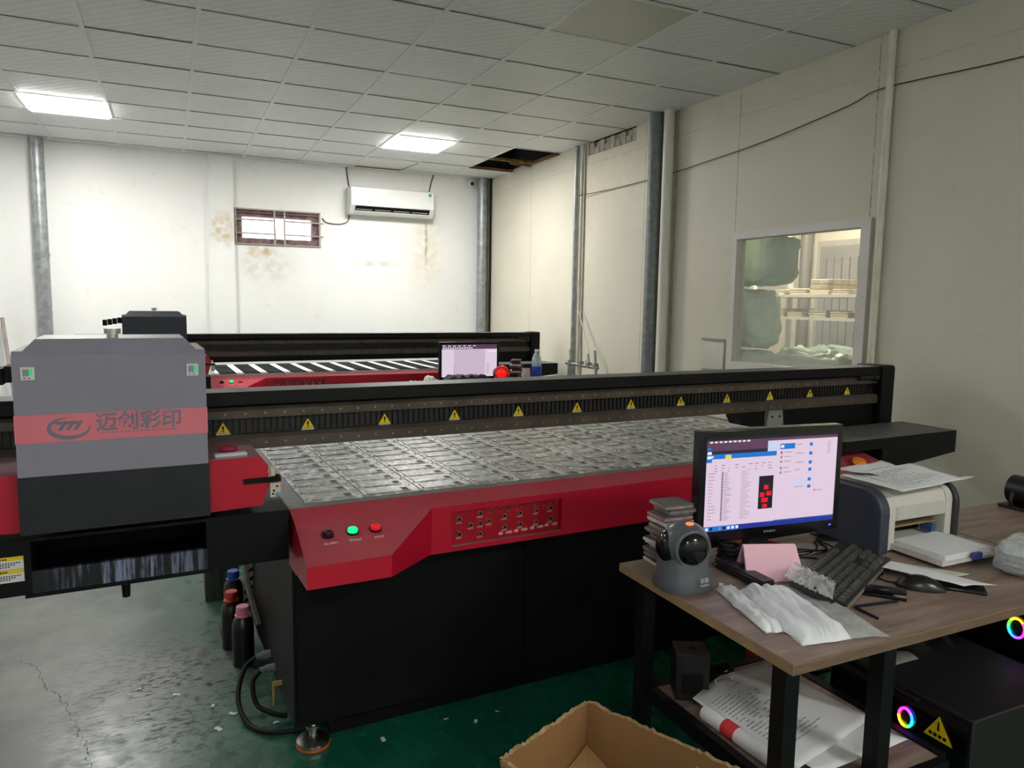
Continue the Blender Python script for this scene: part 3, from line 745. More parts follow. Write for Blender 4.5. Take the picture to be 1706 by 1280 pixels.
    if not near:
        pm = MB().mat(0).box(-.098, -.0475, 0, .098, .0475, .004)
        pm.mat(1).box(-.068, -.040, .004, .070, -.006, .0065).box(-.068, .006, .004, .070, .040, .0065).mat(2).box(-.066, -.004, .004, -.02, .004, .005)
    me = pm.mesh('print_jig', jigs, smooth=False)
    lab, grp = (('grey ink-smudged phone case jig, one of the rows on the near printer bed', 'print jigs on the near printer bed') if near else
                ('white jig holding a black phone case on the far printer bed', 'print jigs on the far printer bed'))
    for i in range(12):
        for j in range(10):
            o = bpy.data.objects.new('print_jig', me); COL.objects.link(o)
            p = R @ Vector((.158 + .2015 * i, .10 + .098 * j, .8382)); o.location = p
            o.rotation_euler.z = rot + random.uniform(-.012, .012) + (0 if near else 0)
            tag(o, lab, 'print jig', grp)
    return T
flatbed('large red and black flatbed printer with a grey carriage hood, nearest the camera', (.325, 2.34, 0), math.radians(2.4), 0, GREYH, True, [JIG_A, JIG_AP, SLOT])
flatbed('second red and black flatbed printer with a dark navy hood by the back wall', (.30, 6.71, 0), math.radians(1.6), .06, NAVYH, False, [JIG_B, JIG_BP, SLOT], -.2)
# scraps on the right block of the near carriage
m = MB().mat(0).box(-.045, -.012, 0, .045, .012, .008).mat(1).ell((0, .045, .012), .03, .022, .012)
tag(m.build('scrap_cloth', [PAPER, M('magenta_scrap', (150, 30, 70), .5)], loc=(.155, 2.315, 1.0305), rotz=.1), 'magenta and white scraps lying on the red block right of the hood', 'scrap')
# ------------------------------------------------------------------ floor things by the near printer
def bottle(loc, capc, label, nm):
    t = thing('ink_bottle', label, 'bottle', loc)
    MB().lathe([(.036, 0), (.042, .004), (.043, .16), (.038, .19), (.024, .207), (.021, .213)], n=28).build('body', M('black_bottle', (16, 16, 18), .3, var=.1), t)
    MB().lathe([(.030, .207), (.031, .214), (.026, .216), (.026, .246), (.024, .249), (.001, .249)], n=28).build('cap', M(nm, capc, .45, var=.06), t)
bottle((.235, 3.075, 0), (206, 128, 146), 'black ink bottle with a pink cap, nearest of the three by the printer', 'pink_cap')
bottle((.205, 3.255, 0), (190, 44, 34), 'black ink bottle with a red cap, middle of the three by the printer', 'red_cap')
bottle((.225, 3.41, .035), (24, 66, 150), 'black ink bottle with a blue cap, at the back of the three', 'blue_cap')
m = MB().box(-.06, -.06, 0, .06, .06, .034)
tag(m.build('wooden_block', M('dark_block', (40, 38, 36), .7), loc=(.225, 3.41, 0)), 'dark block under the blue-capped ink bottle', 'block')
t = thing('metal_box', 'dark grey ribbed metal box standing on the floor behind the ink bottles', 'box', (.20, 3.92, 0))
m = MB().box(-.08, -.12, 0, .08, .12, .40)
for k in range(4): m.box(-.075 + k * .04, -.128, 0, -.05 + k * .04, -.12, .40)
m.build('shell', M('grey_green_metal', (70, 76, 72), .5, var=.2, stretch=(20, 20, 1)), t)
for k, (x, y, s) in enumerate([(-.02, 2.92, .012), (.10, 2.78, .01), (.165, 2.70, .014), (-.15, 3.02, .009), (.11, 2.62, .016), (.30, 2.58, .01), (.62, 2.33, .014), (.86, 2.36, .009), (.95, 2.30, .012), (1.05, 2.33, .008)]):
    m = MB().grid(lambda u, v: ((u - .5) * 2 * s, (v - .5) * s, .002 + .002 * math.sin(u * 6 + k)), 4, 3)
    tag(m.build('paper_scrap', PAPER, loc=(x, y, .0005), rotz=k * 1.3), 'tiny white scrap of debris lying on the floor by the near printer', 'scrap', 'white scraps on the floor')

# ------------------------------------------------------------------ wood tables
def wood_mat():
    t = NT('walnut_laminate'); v = t.mapped((1.2, 9, 9))
    n1 = t.noise(3, 6, v, .65); n2 = t.noise(14, 4, t.mapped((1, 14, 14)))
    c = t.mix(t.ramp(n1, .32, .68), lin((104, 84, 76)), lin((158, 136, 124))); c = t.mix(t.math('MULTIPLY', t.ramp(n2, .4, .7), .35), c, lin((84, 68, 62)))
    t.col(c); t.rough(.42); return t.m
WOOD = wood_mat(); EDGE = M('laminate_edge', (150, 122, 92), .5, var=.15, scale=20)
def table(label, x0, x1, y0, y1, legs, top=.75, shelf=None):
    t = thing('work_table', label, 'table', (x0, y0, 0))
    w = x1 - x0; d = y1 - y0
    m = MB().mat(0).box(.0015, .0015, top - .0245, w - .0015, d - .0015, top).mat(1)
    m.box(0, 0, top - .025, .0015, d, top - .001).mat(2).box(.0015, 0, top - .025, w, .0015, top - .001).mat(1).box(.0015, -.0003, top - .003, w, .0, top - .001)
    m.build('tabletop', [WOOD, EDGE, M('laminate_edge_dark', (112, 90, 74), .5, var=.2, stretch=(2, 20, 20))], t, smooth=False)
    f = MB()
    for (a, b, c, e) in ((.10, .14, w - .16, .17), (.10, d - .08, w - .16, d - .05), (.07, .14, .10, d - .05)): f.box(a, b, top - .055, c, e, top - .025)
    f.build('frame', BLK, t)
    for (lx, ly) in legs: MB().box(lx - x0 - .02, ly - y0 - .02, 0, lx - x0 + .02, ly - y0 + .02, top - .025).build('leg', BLK, t)
    if shelf:
        (a, b, c, e, z) = shelf
        MB().box(a - x0, b - y0, z - .018, c - x0, e - y0, z).build('lower_shelf', WOOD, t, smooth=False)
        g = MB()
        for (p, q, r, s) in ((a - .025, b, a - .0005, e), (c + .0005, b, c + .025, e), (a, b - .025, c, b - .0005), (a, e + .0005, c, e + .025)): g.box(p - x0, q - y0, z - .04, r - x0, s - y0, z + .004)
        g.build('shelf_frame', BLK, t)
    return t
table('walnut laminate work table with black steel legs, holding the large monitor', 1.168, 2.388, 1.08, 1.742, [(1.19, 1.12), (1.495, 1.12), (1.235, 1.70), (2.24, 1.55), (2.24, 1.70)], shelf=(1.265, 1.11, 1.72, 1.675, .38))
table('second walnut laminate table to the right, holding the small black fan', 2.394, 3.62, 1.08, 1.742, [(2.78, 1.12), (3.57, 1.12), (2.78, 1.70), (3.57, 1.70)])

# ------------------------------------------------------------------ monitors
def screen_items(kind):
    # list of (x0,z0,x1,z1,material index) on a 0..1 screen ; layered by order
    Q = []
    A = Q.append
    if kind == 'near':
        A((0, 0, 1, 1, 0)); A((0, .86, 1, .97, 4)); A((0, .97, 1, 1, 5))
        for k in range(9): A((.02 + k * .034, .945, .042 + k * .034, .962, 3))
        A((.45, .06, 1, .94, 1)); A((.452, .80, .52, .935, 8))              # chat window
        A((.0, .055, .52, .80, 1)); A((0, .775, .52, .825, 2)); A((.135, .765, .18, .815, 7)); A((.01, .79, .05, .81, 3)); A((0, .74, .04, .775, 2))
        A((0, 0, 1, .055, 2)); A((.25, .0, 1, .05, 6))
        for k in range(8): A((.012 + k * .032, .012, .032 + k * .032, .042, (3, 5, 2, 9, 5, 3, 3, 3)[k]))
        for k in range(3): A((.005, .87 - .045 * k, .035 if k else .03, .90 - .045 * k, 2 if k == 0 else 3))
        for k in range(30):
            z = .62 - k * .0175
            A((.115, z, .128, z + .010, 5)); A((.135, z + .002, .135 + random.uniform(.02, .06), z + .007, 9)); A((.26, z + .002, .26 + random.uniform(.03, .08), z + .006, 9))
            if k % 2 == 0: A((.02, z, .02 + random.uniform(.02, .06), z + .006, 9))
        for r in range(3):
            for k in range(9):
                if random.random() < .7: A((.06 + k * .05, .70 - r * .03, .06 + k * .05 + random.uniform(.008, .035), .708 - r * .03, 9))
        A((.395, .20, .505, .56, 5))                                          # dark picture with plain red patches
        for (x, z, w, h) in ((.435, .41, .035, .05), (.405, .33, .035, .05), (.455, .34, .04, .05), (.42, .27, .05, .05), (.43, .21, .035, .04)): A((x, z, x + w, z + h, 10))
        A((.545, .84, .66, .90, 2)); A((.55, .855, .575, .885, 3))
        for k, z in enumerate((.79, .74, .69, .62, .57)):
            A((.55, z, .565, z + .025, 9 if k else 10)); A((.58, z + .012, .58 + random.uniform(.03, .06), z + .018, 9))
        for k, z in enumerate((.86, .76, .66, .58, .47, .39)):
            A((.775, z, .80, z + .035, 2)); A((.67, z + .02, .67 + random.uniform(.03, .07), z + .026, 9))
        A((.67, .455, .775, .495, 8)); A((.83, .35, .84, .37, 10)); A((.85, .355, .89, .362, 9))
        for k in range(7): A((.92, .89 - k * .02, .945, .895 - k * .02, 9))
    else:
        A((0, 0, 1, 1, 1)); A((0, .86, 1, 1, 4))
        for k in range(7): A((.02 + k * .09, .945, .07 + k * .09, .97, 3))
        for k in range(13): A((.02 + k * .042, .875, .045 + k * .042, .915, 3))
        A((.0, 0, .22, .86, 11)); A((.22, .03, .78, .86, 12)); A((.22, 0, .225, .45, 4)); A((.78, 0, 1, .86, 11))
        for k in range(6): A((.82, .1 + .06 * k, .85, .12 + .06 * k, 9))
        A((.84, .76, .98, .80, 3))
    return Q
def monitor(label, base, rot, w, h, z0, kind, led=True):
    t = thing('computer_monitor', label, 'monitor', base, rot)
    MB().lathe([(.11, 0), (.112, .006), (.10, .013), (.03, .018)], n=32).build('base', SHINY, t)
    MB().box(-.035, .0, .012, .035, .03, z0 + h * .5).build('neck', PLAST, t)
    MB().box(-w / 2, -.05, z0, w / 2, -.012, z0 + h).box(-w * .35, -.012, z0 + .06, w * .35, .012, z0 + h - .06).build('housing', SHINY, t, bev=.003)
    bl, bt, bb = .021, .021, .031
    x0, x1, s0, s1 = -w / 2 + bl, w / 2 - bl, z0 + bb, z0 + h - bt
    m = MB()
    mats = [EM('ui_dark', (44, 32, 56), .9), EM('ui_page', (240, 216, 238), .80), EM('ui_blue', (20, 118, 210), .9), EM('ui_white', (250, 246, 252), .85), EM('ui_plum', (92, 60, 88), .9),
            EM('ui_black', (26, 20, 34), .8), EM('ui_navy', (34, 50, 150), .9), EM('ui_yellow', (240, 208, 110), .9), EM('ui_pale_blue', (200, 214, 246), .9), EM('ui_grey', (150, 136, 158), .8), EM('ui_red', (232, 14, 40), .9),
            EM('ui_page2', (240, 222, 240), .80), EM('ui_canvas', (222, 200, 222), .78)]
    for k, (a, b, c, d, mi) in enumerate(screen_items(kind)):
        y = -.0502 - k * .000004
        m.mat(mi).rectY(x0 + (x1 - x0) * a, s0 + (s1 - s0) * b, x0 + (x1 - x0) * c, s0 + (s1 - s0) * d, y)
    m.build('screen', mats, t, smooth=False, fix=False)
    m = MB()
    for k in range(7): m.rectY(-.022 + k * .0062, z0 + .012, -.0185 + k * .0062, z0 + .019, -.0503)
    m.build('brand_marking', M('brand_grey', (140, 140, 144), .4), t, smooth=False, fix=False)
    if led: MB().box(w / 2 - .035, -.0512, z0 + .014, w / 2 - .027, -.0495, z0 + .018).build('power_light', EM('led_blue', (40, 60, 255), 4), t)
    return t
monitor('black widescreen monitor showing a file window, on the near table', (1.611, 1.655, .75), math.radians(-5.7), .506, .327, .068, 'near')

# ------------------------------------------------------------------ scanner
def scanner(label, loc, rot, glow):
    t = thing('barcode_scanner', label, 'scanner', loc, rot)
    g = M('scanner_grey', (84, 89, 95), .32, var=.06)
    m = MB()
    secs = [(0, .075, .070), (.008, .077, .072), (.03, .072, .066), (.065, .064, .058), (.09, .060, .052)]
    n = 32; vs = []
    for (z, rx, ry) in secs:
        for k in range(n):
            a = 2 * PI * k / n; se = lambda x: math.copysign(abs(x) ** .75, x); vs.append((rx * se(math.cos(a)), ry * se(math.sin(a)), z))
    fs = [(i * n + k, i * n + (k + 1) % n, (i + 1) * n + (k + 1) % n, (i + 1) * n + k) for i in range(len(secs) - 1) for k in range(n)] + [list(range(n))[::-1], list(range((len(secs) - 1) * n, len(secs) * n))]
    m.add(vs, fs); m.build('base', g, t, ang=60)
    c = Vector((0, -.004, .113)); d = Vector((-.23, -.97, .02)).normalized()
    MB().ell(c, .068, .062, .064, 32, 20).build('head', EM('scanner_glow', (225, 10, 14), .4) if glow else g, t, ang=80)
    MB().ell(c + Vector((-.040, .012, -.004)), .034, .044, .047, 24, 16).build('side_grip', SHINY, t, ang=80)
    u = d.orthogonal().normalized(); w = d.cross(u); q = c + d * .046
    ring = MB(); ring.tube([q + (u * math.cos(2 * PI * k / 40) + w * math.sin(2 * PI * k / 40)) * .047 for k in range(41)], .0055, 10); ring.cyl(q - d * .02, q + d * .002, .05, .047, n=36)
    ring.build('bezel', g if not glow else EM('scanner_glow', (225, 10, 14), .4), t, ang=60)
    wn = MB(); wn.T = Matrix.Translation(q) @ d.to_track_quat('Z', 'Y').to_matrix().to_4x4()
    wn.ell((0, 0, 0), .043, .043, .021, 36, 18)
    wn.build('window', EM('scan_red', (255, 30, 30), .8) if glow else M('dark_lens', (8, 8, 10), .12, spec=.45), t, ang=80)
    MB().ell((.0, -.02, .174), .012, .010, .004).build('indicator_light', EM('scan_led', (255, 90, 50), 2.5), t)
    if not glow:
        text('brand_lettering', '民德', .014, M('scan_print', (190, 192, 196), .5), t, Matrix.Translation((.012, -.0735, .034)) @ Matrix.Rotation(math.radians(78), 4, 'X'), .0003)
        text('brand_lettering', 'MINDEO', .0075, M('scan_print', (190, 192, 196), .5), t, Matrix.Translation((.012, -.0752, .022)) @ Matrix.Rotation(math.radians(80), 4, 'X'), .0003)
    return t
scanner('grey presentation barcode scanner with an orange light on the near table', (1.232, 1.535, .75), math.radians(2), False)

# stack of phone cases behind the scanner
CASES = [M('case_white', (206, 206, 206), .4, var=.2, scale=20), M('case_brown', (166, 138, 124), .5, var=.3, scale=20), M('case_grey', (120, 118, 120), .4, var=.3, scale=20), M('case_pink', (176, 128, 132), .5, var=.25, scale=20)]
EDGEC = M('case_edge', (92, 88, 88), .6)
N = 17
for k in range(N):
    m = MB().mat(0).box(-.05, -.043, 0, .05, .043, .0075).mat(1).box(-.046, -.0435, .0075, .046, .041, .0105)
    m.mat(2).box(-.045, -.0436, .002, -.02, -.043, .0065).box(.01, -.0436, .002, .03, -.043, .0065)
    f = k / (N - 1)
    x = 1.300 + .010 * math.sin(k * 1.9) + (.012 if k > 13 else 0) + .010 * f; y = 1.692 + .008 * math.cos(k * 2.3)
    o = m.build('phone_case_box', [CASES[(k * 7 + k // 3) % 4], EDGEC, INK], loc=(x, y, .7502 + k * .0106), rotz=random.uniform(-.09, .09), smooth=False)
    tag(o, 'topmost pale flat case box of the stack behind the barcode scanner' if k == N - 1 else 'flat phone case box in the uneven stack behind the barcode scanner', 'case box', None if k == N - 1 else 'stacked case boxes behind the scanner')

# ------------------------------------------------------------------ keyboard
t = thing('computer_keyboard', 'black computer keyboard with its back edge propped up on the near table', 'keyboard', (1.695, 1.325, .757), 0)
t.rotation_euler = (math.radians(9), 0, math.radians(25.6)); t.location = (1.664, 1.388, .768)
m = MB().mat(0).box(-.222, -.072, 0, .222, .072, .014).mat(1).box(-.222, -.0745, .001, .222, -.072, .013)
m.build('case', [M('kbd_black', (30, 31, 32), .45), M('kbd_edge', (128, 120, 112), .4)], t, bev=.003)
km = MB().add([(-.009, -.009, 0), (.009, -.009, 0), (.009, .009, 0), (-.009, .009, 0), (-.0065, -.006, .008), (.0065, -.006, .008), (.0065, .0075, .008), (-.0065, .0075, .008)],
              [(0, 3, 2, 1), (4, 5, 6, 7), (0, 1, 5, 4), (1, 2, 6, 5), (2, 3, 7, 6), (3, 0, 4, 7)])
km.mat(1).quad((-.003, .0, .0082), (.002, .0, .0082), (.002, .004, .0082), (-.003, .004, .0082))
kme = km.mesh('key', [M('key_black', (70, 70, 67), .35, var=.15), M('key_print', (112, 114, 112), .5)], smooth=False)
def key(x, y, sx=1.):
    o = bpy.data.objects.new('key', kme); COL.objects.link(o); o.parent = t; o.location = (x, y, .0138); o.scale = (sx, .95, 1)
for r in range(6):
    y = -.054 + r * .0205 + (.006 if r == 5 else 0)
    if r == 0:
        for (x, s) in ((-.204, 1.3), (-.178, 1.2), (-.153, 1.2), (-.085, 5.6), (-.018, 1.2), (.008, 1.2), (.034, 1.3), (.075, 1), (.0955, 1), (.116, 1), (.152, 2.1), (.186, 1)): key(x, y, s)
    else:
        for k in range(12): key(-.206 + k * .0215 + (r % 3) * .002, y)
        key(.055 - .004, y, 1.0)
        if r != 2 and r != 1:
            for k in range(3): key(.075 + k * .0205, y) if r > 2 else None
        if r == 1: key(.0955, y)
        if r < 5:
            for k in range(4 if r in (4, 2) else 3): key(.142 + k * .0205, y) if k < 4 else None
# mouse
t = thing('computer_mouse', 'black computer mouse on the near table, right of the keyboard', 'mouse', (1.815, 1.262, .75), math.radians(-58 + 12))
m = MB()
def mp(u, v):
    a = u * 2 * PI; b = v * PI / 2
    x = math.cos(a) * math.cos(b); y = math.sin(a) * math.cos(b)
    return (.062 * x, .032 * y * (1 - .12 * x), .036 * math.sin(b) * (1 - .25 * (x + .2) ** 2) + .001)
m.grid(mp, 36, 12)
m.build('shell', M('mouse_black', (18, 18, 20), .28), t, ang=80)
MB().cyl((-.036, -.004, .0305), (-.036, .004, .0305), .006, n=12).build('wheel', BLKM, t)
MB().tube([(-.062, 0, .006), (-.085, .01, .004), (-.10, .04, .003), (-.085, .075, .003), (-.13, .11, .003)], .0022, 6, sub=6).build('cord', BLKM, t)
# stapler-like clip
t = thing('stapler', 'small black stapler lying between the keyboard and the mouse', 'stapler', (1.672, 1.262, .75), math.radians(-48))
MB().box(-.052, -.016, 0, .052, .016, .009).build('base', BLKM, t, bev=.003)
MB().prism([(-.05, .010), (.052, .016), (.05, .027), (-.03, .024), (-.05, .018)], 'y', -.013, .013).build('arm', SHINY, t, bev=.003)
MB().box(.02, -.014, .009, .05, .014, .014).build('anvil', STEEL, t)
# hex key
m = MB().tube([(1.671, 1.222, .7535), (1.60, 1.233, .7535), (1.541, 1.240, .7535), (1.5365, 1.235, .7535), (1.532, 1.168, .7535)], .0035, 6)
tag(m.build('hex_key', M('blued_steel', (24, 40, 66), .3, .6)), 'dark blue L-shaped hex key near the front of the near table', 'hex key')
# pink note pad
t = thing('notepad', 'pink folded notepad standing in front of the monitor', 'notepad', (1.505, 1.505, .75), math.radians(-20))
PK = M('pink_paper', (246, 196, 214), .7, var=.05)
m = MB()
for k in range(5):
    o = k * .0016
    m.add([(-.082, -.055 - o, .001), (.082, -.055 - o, .001), (.072, -.005 - o, .088), (-.078, -.005 - o, .088)], [(0, 1, 2, 3)])
m.add([(-.082, .035, .001), (.082, .035, .001), (.072, -.003, .088), (-.078, -.003, .088)], [(0, 1, 2, 3)])
m.build('sheets', PK, t, solid=.0012, smooth=False)
# long black case
t = thing('plastic_case', 'long narrow black plastic case lying between scanner and pink notepad', 'case', (1.418, 1.505, .75), math.radians(88))
MB().box(-.10, -.021, 0, .10, .021, .026).build('body', M('case_black', (30, 29, 31), .4), t, bev=.006)
MB().box(-.098, -.019, .026, .098, .019, .029).build('lid', M('case_black2', (36, 34, 37), .4), t, bev=.001)
m = MB().box(-.02, -.006, 0, .02, .006, .004)
tag(m.build('plastic_clip', WPL, loc=(1.318, 1.478, .7502), rotz=.9), 'tiny white plastic strip beside the grey scanner', 'strip')
# coiled cable and dark gadget behind scanner
t = thing('coiled_cable', 'dark tangle of coiled cable under the left edge of the monitor', 'cable', (1.452, 1.608, .75))
m = MB(); m.tube([(.03 * math.cos(k * .9) * (1 + .2 * math.sin(k)) , .03 * math.sin(k * .9), .006 + .0018 * k) for k in range(34)], .005, 6, sub=3)
m.build('coil', BLKM, t)
m = MB(); m.tube([(-.06 + .003 * k + .004 * math.cos(k * 1.6), -.01 + .006 * math.sin(k * 1.6), .012 + .002 * abs(math.sin(k * .3))) for k in range(40)], .003, 6, sub=2)
m.build('cord', M('cable_blue_black', (34, 36, 52), .5), t)
# cards / leaflets behind the keyboard
LEAF = NT('leaflet_print'); LEAF.col(LEAF.mix(LEAF.ramp(LEAF.noise(28, 3), .42, .6), lin((168, 160, 146)), lin((120, 140, 120)))); LEAF.rough(.5)
for k, (x, y, w, d, r, lb) in enumerate([(1.64, 1.525, .13, .09, .5, 'printed leaflet lying behind the keyboard, next to the pink notepad'), (1.76, 1.62, .16, .10, .1, 'pale printed sheet lying under the right side of the monitor'), (1.60, 1.62, .12, .09, -.3, 'grey leaflet lying under the middle of the monitor')]):
    m = MB().grid(lambda u, v: ((u - .5) * w, (v - .5) * d, .003 * math.sin(u * 3)), 6, 4)
    tag(m.build('leaflet', LEAF.m if k == 0 else M('leaflet_grey%d' % k, (138, 132, 128), .6, var=.2, scale=25), loc=(x, y, .7515 + .001 * k), rotz=r, solid=.001), lb, 'leaflet')
m = MB()
for k in range(3):
    m.tube([(1.66 + .03 * k, 1.60, .755), (1.72, 1.57 + .02 * k, .756 + .002 * k), (1.80 + .02 * k, 1.60 - .02 * k, .757), (1.86, 1.66, .756 + .002 * k), (1.93, 1.64 + .015 * k, .755), (1.90, 1.72, .755)], .0025, 6, sub=6)
m.tube([(1.57, 1.555, .754), (1.65, 1.585, .756), (1.72, 1.54, .7545), (1.75, 1.50, .7545)], .0025, 6, sub=6)
tag(m.build('cable_tangle', BLKM), 'thin black cables tangled on the table under the monitor', 'cable')

# ------------------------------------------------------------------ plastic bags on the table
BAGW = M('white_film', (240, 242, 247), .3, var=.06, scale=14, bump=.25, bscale=40)
BAGC = CLEAR('clear_film', (196, 200, 200), .58, .2, .5)
def film(name, label, c0, c1, c2, c3, h, seed, mat, amp, n=40, cat='plastic bag', fold=8):
    # patch between four corners (c0 far-left, c1 far-right, c2 near-right, c3 near-left) with wrinkles along its length
    c0, c1, c2, c3 = map(Vector, (c0, c1, c2, c3)); m = MB()
    def top(u, v):
        p = (c0.lerp(c1, u)).lerp(c3.lerp(c2, u), v); e = min(1, 7 * min(u, 1 - u)) * min(1, 9 * min(v, 1 - v))
        w = .5 + .5 * math.sin(u * fold * 1.6 + 3.0 * noise.noise(Vector((u * 2, v * 1.5, seed))))
        z = h * (e ** .5) * (.6 + .4 * w) + amp * e * (noise.noise(Vector((u * 16, v * 2.2, seed + 4))) + .25 * noise.noise(Vector((u * 30, v * 9, seed + 9))))
        q = .012 * noise.noise(Vector((u * 2.4, v * 6, seed + 20)))
        return Vector((p.x + q, p.y + q * .6, .7515 + max(0.0012, z)))
    m.grid(top, n, n)
    if mat is not BAGC: m.grid(lambda u, v: Vector(((c0.lerp(c1, u)).lerp(c3.lerp(c2, u), v).x, (c0.lerp(c1, u)).lerp(c3.lerp(c2, u), v).y, .7512)), 8, 8)
    return tag(m.build(name, mat, ang=70, fix=False), label, cat)
film('plastic_bag', 'white rolled plastic bag at the left of the bag pile on the near table', (1.290, 1.470, 0), (1.335, 1.455, 0), (1.268, 1.205, 0), (1.222, 1.215, 0), .022, 3, BAGW, .006, fold=3)
film('plastic_bag', 'crumpled white bundle of plastic bags in the middle of the pile', (1.345, 1.440, 0), (1.47, 1.40, 0), (1.385, 1.115, 0), (1.250, 1.135, 0), .030, 9, BAGW, .011, n=56, fold=11)
film('plastic_bag', 'clear plastic bag at the right of the bag pile, reaching the table edge', (1.45, 1.43, 0), (1.535, 1.385, 0), (1.475, 1.088, 0), (1.365, 1.125, 0), .014, 15, BAGC, .006, fold=6)
# crumpled film over keyboard end
m = MB()
m.grid(lambda u, v: Vector((1.435 + .10 * u + .035 * v, 1.375 - .125 * v * (1 - .2 * u) + .05 * u, .797 + .020 * math.sin(u * PI) * (1 - v * .4) - .018 * v + .011 * noise.noise(Vector((u * 9, v * 9, 3))) + .005 * noise.noise(Vector((u * 25, v * 25, 8))))), 30, 30)
tag(m.build('film_wrap', CLEAR('crinkly_film', (214, 216, 218), .48, .18, .6), ang=80, fix=False), 'crinkled clear film wrap draped over the near end of the keyboard', 'film')

# ------------------------------------------------------------------ phone with paper
t = thing('mobile_phone', 'black phone lying under a sheet of white paper at the table front', 'phone', (1.905, 1.245, .75), math.radians(-50))
MB().box(-.085, -.042, 0, .085, .042, .010).build('body', SHINY, t, bev=.004)
MB().box(.082, -.02, .003, .0853, .02, .007).build('side_buttons', STEEL, t)
def sheet(name, label, corners, z, mat, curl=.0, seed=0, cat='paper', solid=.0006, group=None, lines=0):
    c0, c1, c2, c3 = [Vector(c) for c in corners]; m = MB()
    def fn(u, v):
        p = c0.lerp(c1, u).lerp(c3.lerp(c2, u), v)
        return Vector((p.x, p.y, p.z + z + curl * (math.sin(u * 3.0 + seed) * .5 + .5) * (.4 + .6 * v) + .003 * (1 + noise.noise(Vector((u * 3, v * 3, seed))))))
    m.grid(fn, 14, 14)
    if lines:
        m.mat(1)
        for k in range(lines):
            v = .15 + .7 * k / lines
            for (a, b) in ((.12, .12 + random.uniform(.4, .75)),):
                n = 10
                for q in range(n):
                    if random.random() < .2: continue
                    u0 = a + (b - a) * q / n; u1 = a + (b - a) * (q + .8) / n
                    up = Vector((0, 0, .0012)); m.quad(fn(u0, v) + up, fn(u1, v) + up, fn(u1, v + .0075) + up, fn(u0, v + .0075) + up)
    o = m.build(name, [mat, M('print_grey', (158, 158, 162), .7)], solid=solid, ang=60, fix=False)
    return tag(o, label, cat, group)
sheet('paper_sheet', 'folded white paper sheet lying on top of the phone', [(1.795, 1.415, 0), (1.875, 1.44, 0), (1.985, 1.165, 0), (1.875, 1.185, 0)], .763, PAPER, .010, 1)
sheet('paper_sheet', 'thin white slip lying behind the phone, in front of the printer tray', [(1.85, 1.43, 0), (1.90, 1.455, 0), (2.03, 1.27, 0), (1.96, 1.27, 0)], .752, M('slip_greenish', (196, 200, 176), .6, var=.15, scale=30), .003, 2)

# ------------------------------------------------------------------ laser printer
t = thing('laser_printer', 'compact white and navy laser printer on the near table', 'printer', (2.13, 1.50, .75))
NAVY = M('navy_plastic', (56, 62, 76), .38, var=.06)
def rprof(y0, y1, z0, z1, r, k=6):
    pts = [(y0, z0)]
    for i in range(k + 1):
        a = PI - (PI / 2) * i / k; pts.append((y0 + r + r * math.cos(a), z1 - r + r * math.sin(a)))
    return pts + [(y1, z1), (y1, z0)]
body = MB()
P_ = rprof(.0, .235, 0.004, .186, .05)
body.prism(P_, 'x', -.155, -.115).prism(P_, 'x', .12, .15)
body.prism([(.0, .095), (.0, .136), (.015, .171), (.05, .186), (.235, .186), (.235, .095)], 'x', -.115, .12)
body.box(-.115, .10, .004, .12, .235, .095).box(-.115, .0, .004, .12, .12, .022)
body.build('body', M('warm_white_plastic', (206, 204, 196), .4, var=.03), t, smooth=False, bev=.003)
for s in (-1, 1):
    x0, x1 = (-.195, -.155) if s < 0 else (.15, .172)
    MB().prism(rprof(-.012, .24, 0, .196, .07), 'x', x0, x1).build('side_panel', NAVY if s < 0 else M('charcoal_side', (44, 46, 50), .4), t, smooth=False, bev=.005)
MB().box(-.112, .09, .024, .117, .10, .094).build('paper_slot', BLKM, t)
MB().box(-.11, -.002, .100, .115, .0005, .14).build('front_flap', M('warm_white_plastic2', (196, 194, 186), .4), t, bev=.002)
MB().box(-.112, .03, .062, .117, .10, .066).build('inner_guide', M('guide_yellowish', (150, 136, 96), .5), t)
tr = MB().box(-.13, -.17, .010, .135, .0, .018).box(-.13, -.17, .018, -.124, .0, .028).box(.129, -.17, .018, .135, .0, .028)
tr.build('paper_tray', M('warm_white_plastic3', (214, 212, 206), .4), t)
MB().box(.0, -.178, .012, .04, -.165, .034).build('tray_stop', M('blue_tab', (70, 78, 150), .4), t, bev=.003)
MB().box(.085, .02, .03, .105, .06, .055).build('paper_guide', M('blue_tab2', (60, 86, 140), .4), t)
for k in range(3):
    m = MB().box(-.105, -.085, 0, .105, .085, .0045)
    tag(m.build('paper_stack', PAPER, loc=(2.135, 1.425 + .004 * k, .7685 + k * .0047), rotz=.02 * (k - 1), smooth=False), ['lowest pack of white paper in the printer tray', 'middle pack of white paper in the printer tray', 'top pack of white paper in the printer tray'][k], 'paper')
sheet('paper_sheet', 'large curled white sheet on top of the laser printer', [(1.955, 1.665, -.01), (2.26, 1.645, .004), (2.30, 1.475, -.022), (1.985, 1.46, -.02)], .968, PAPER, .010, 5, lines=16)
sheet('paper_sheet', 'creased paper under the large sheet, at the back of the laser printer', [(1.97, 1.73, 0), (2.24, 1.74, .01), (2.22, 1.60, .0), (1.98, 1.60, 0)], .955, PAPER, .03, 9)
sheet('paper_sheet', 'narrow paper strip sticking out to the right from under the sheets on the printer', [(2.15, 1.52, 0), (2.355, 1.50, .005), (2.36, 1.485, .005), (2.16, 1.48, 0)], .951, PAPER, .002, 3)

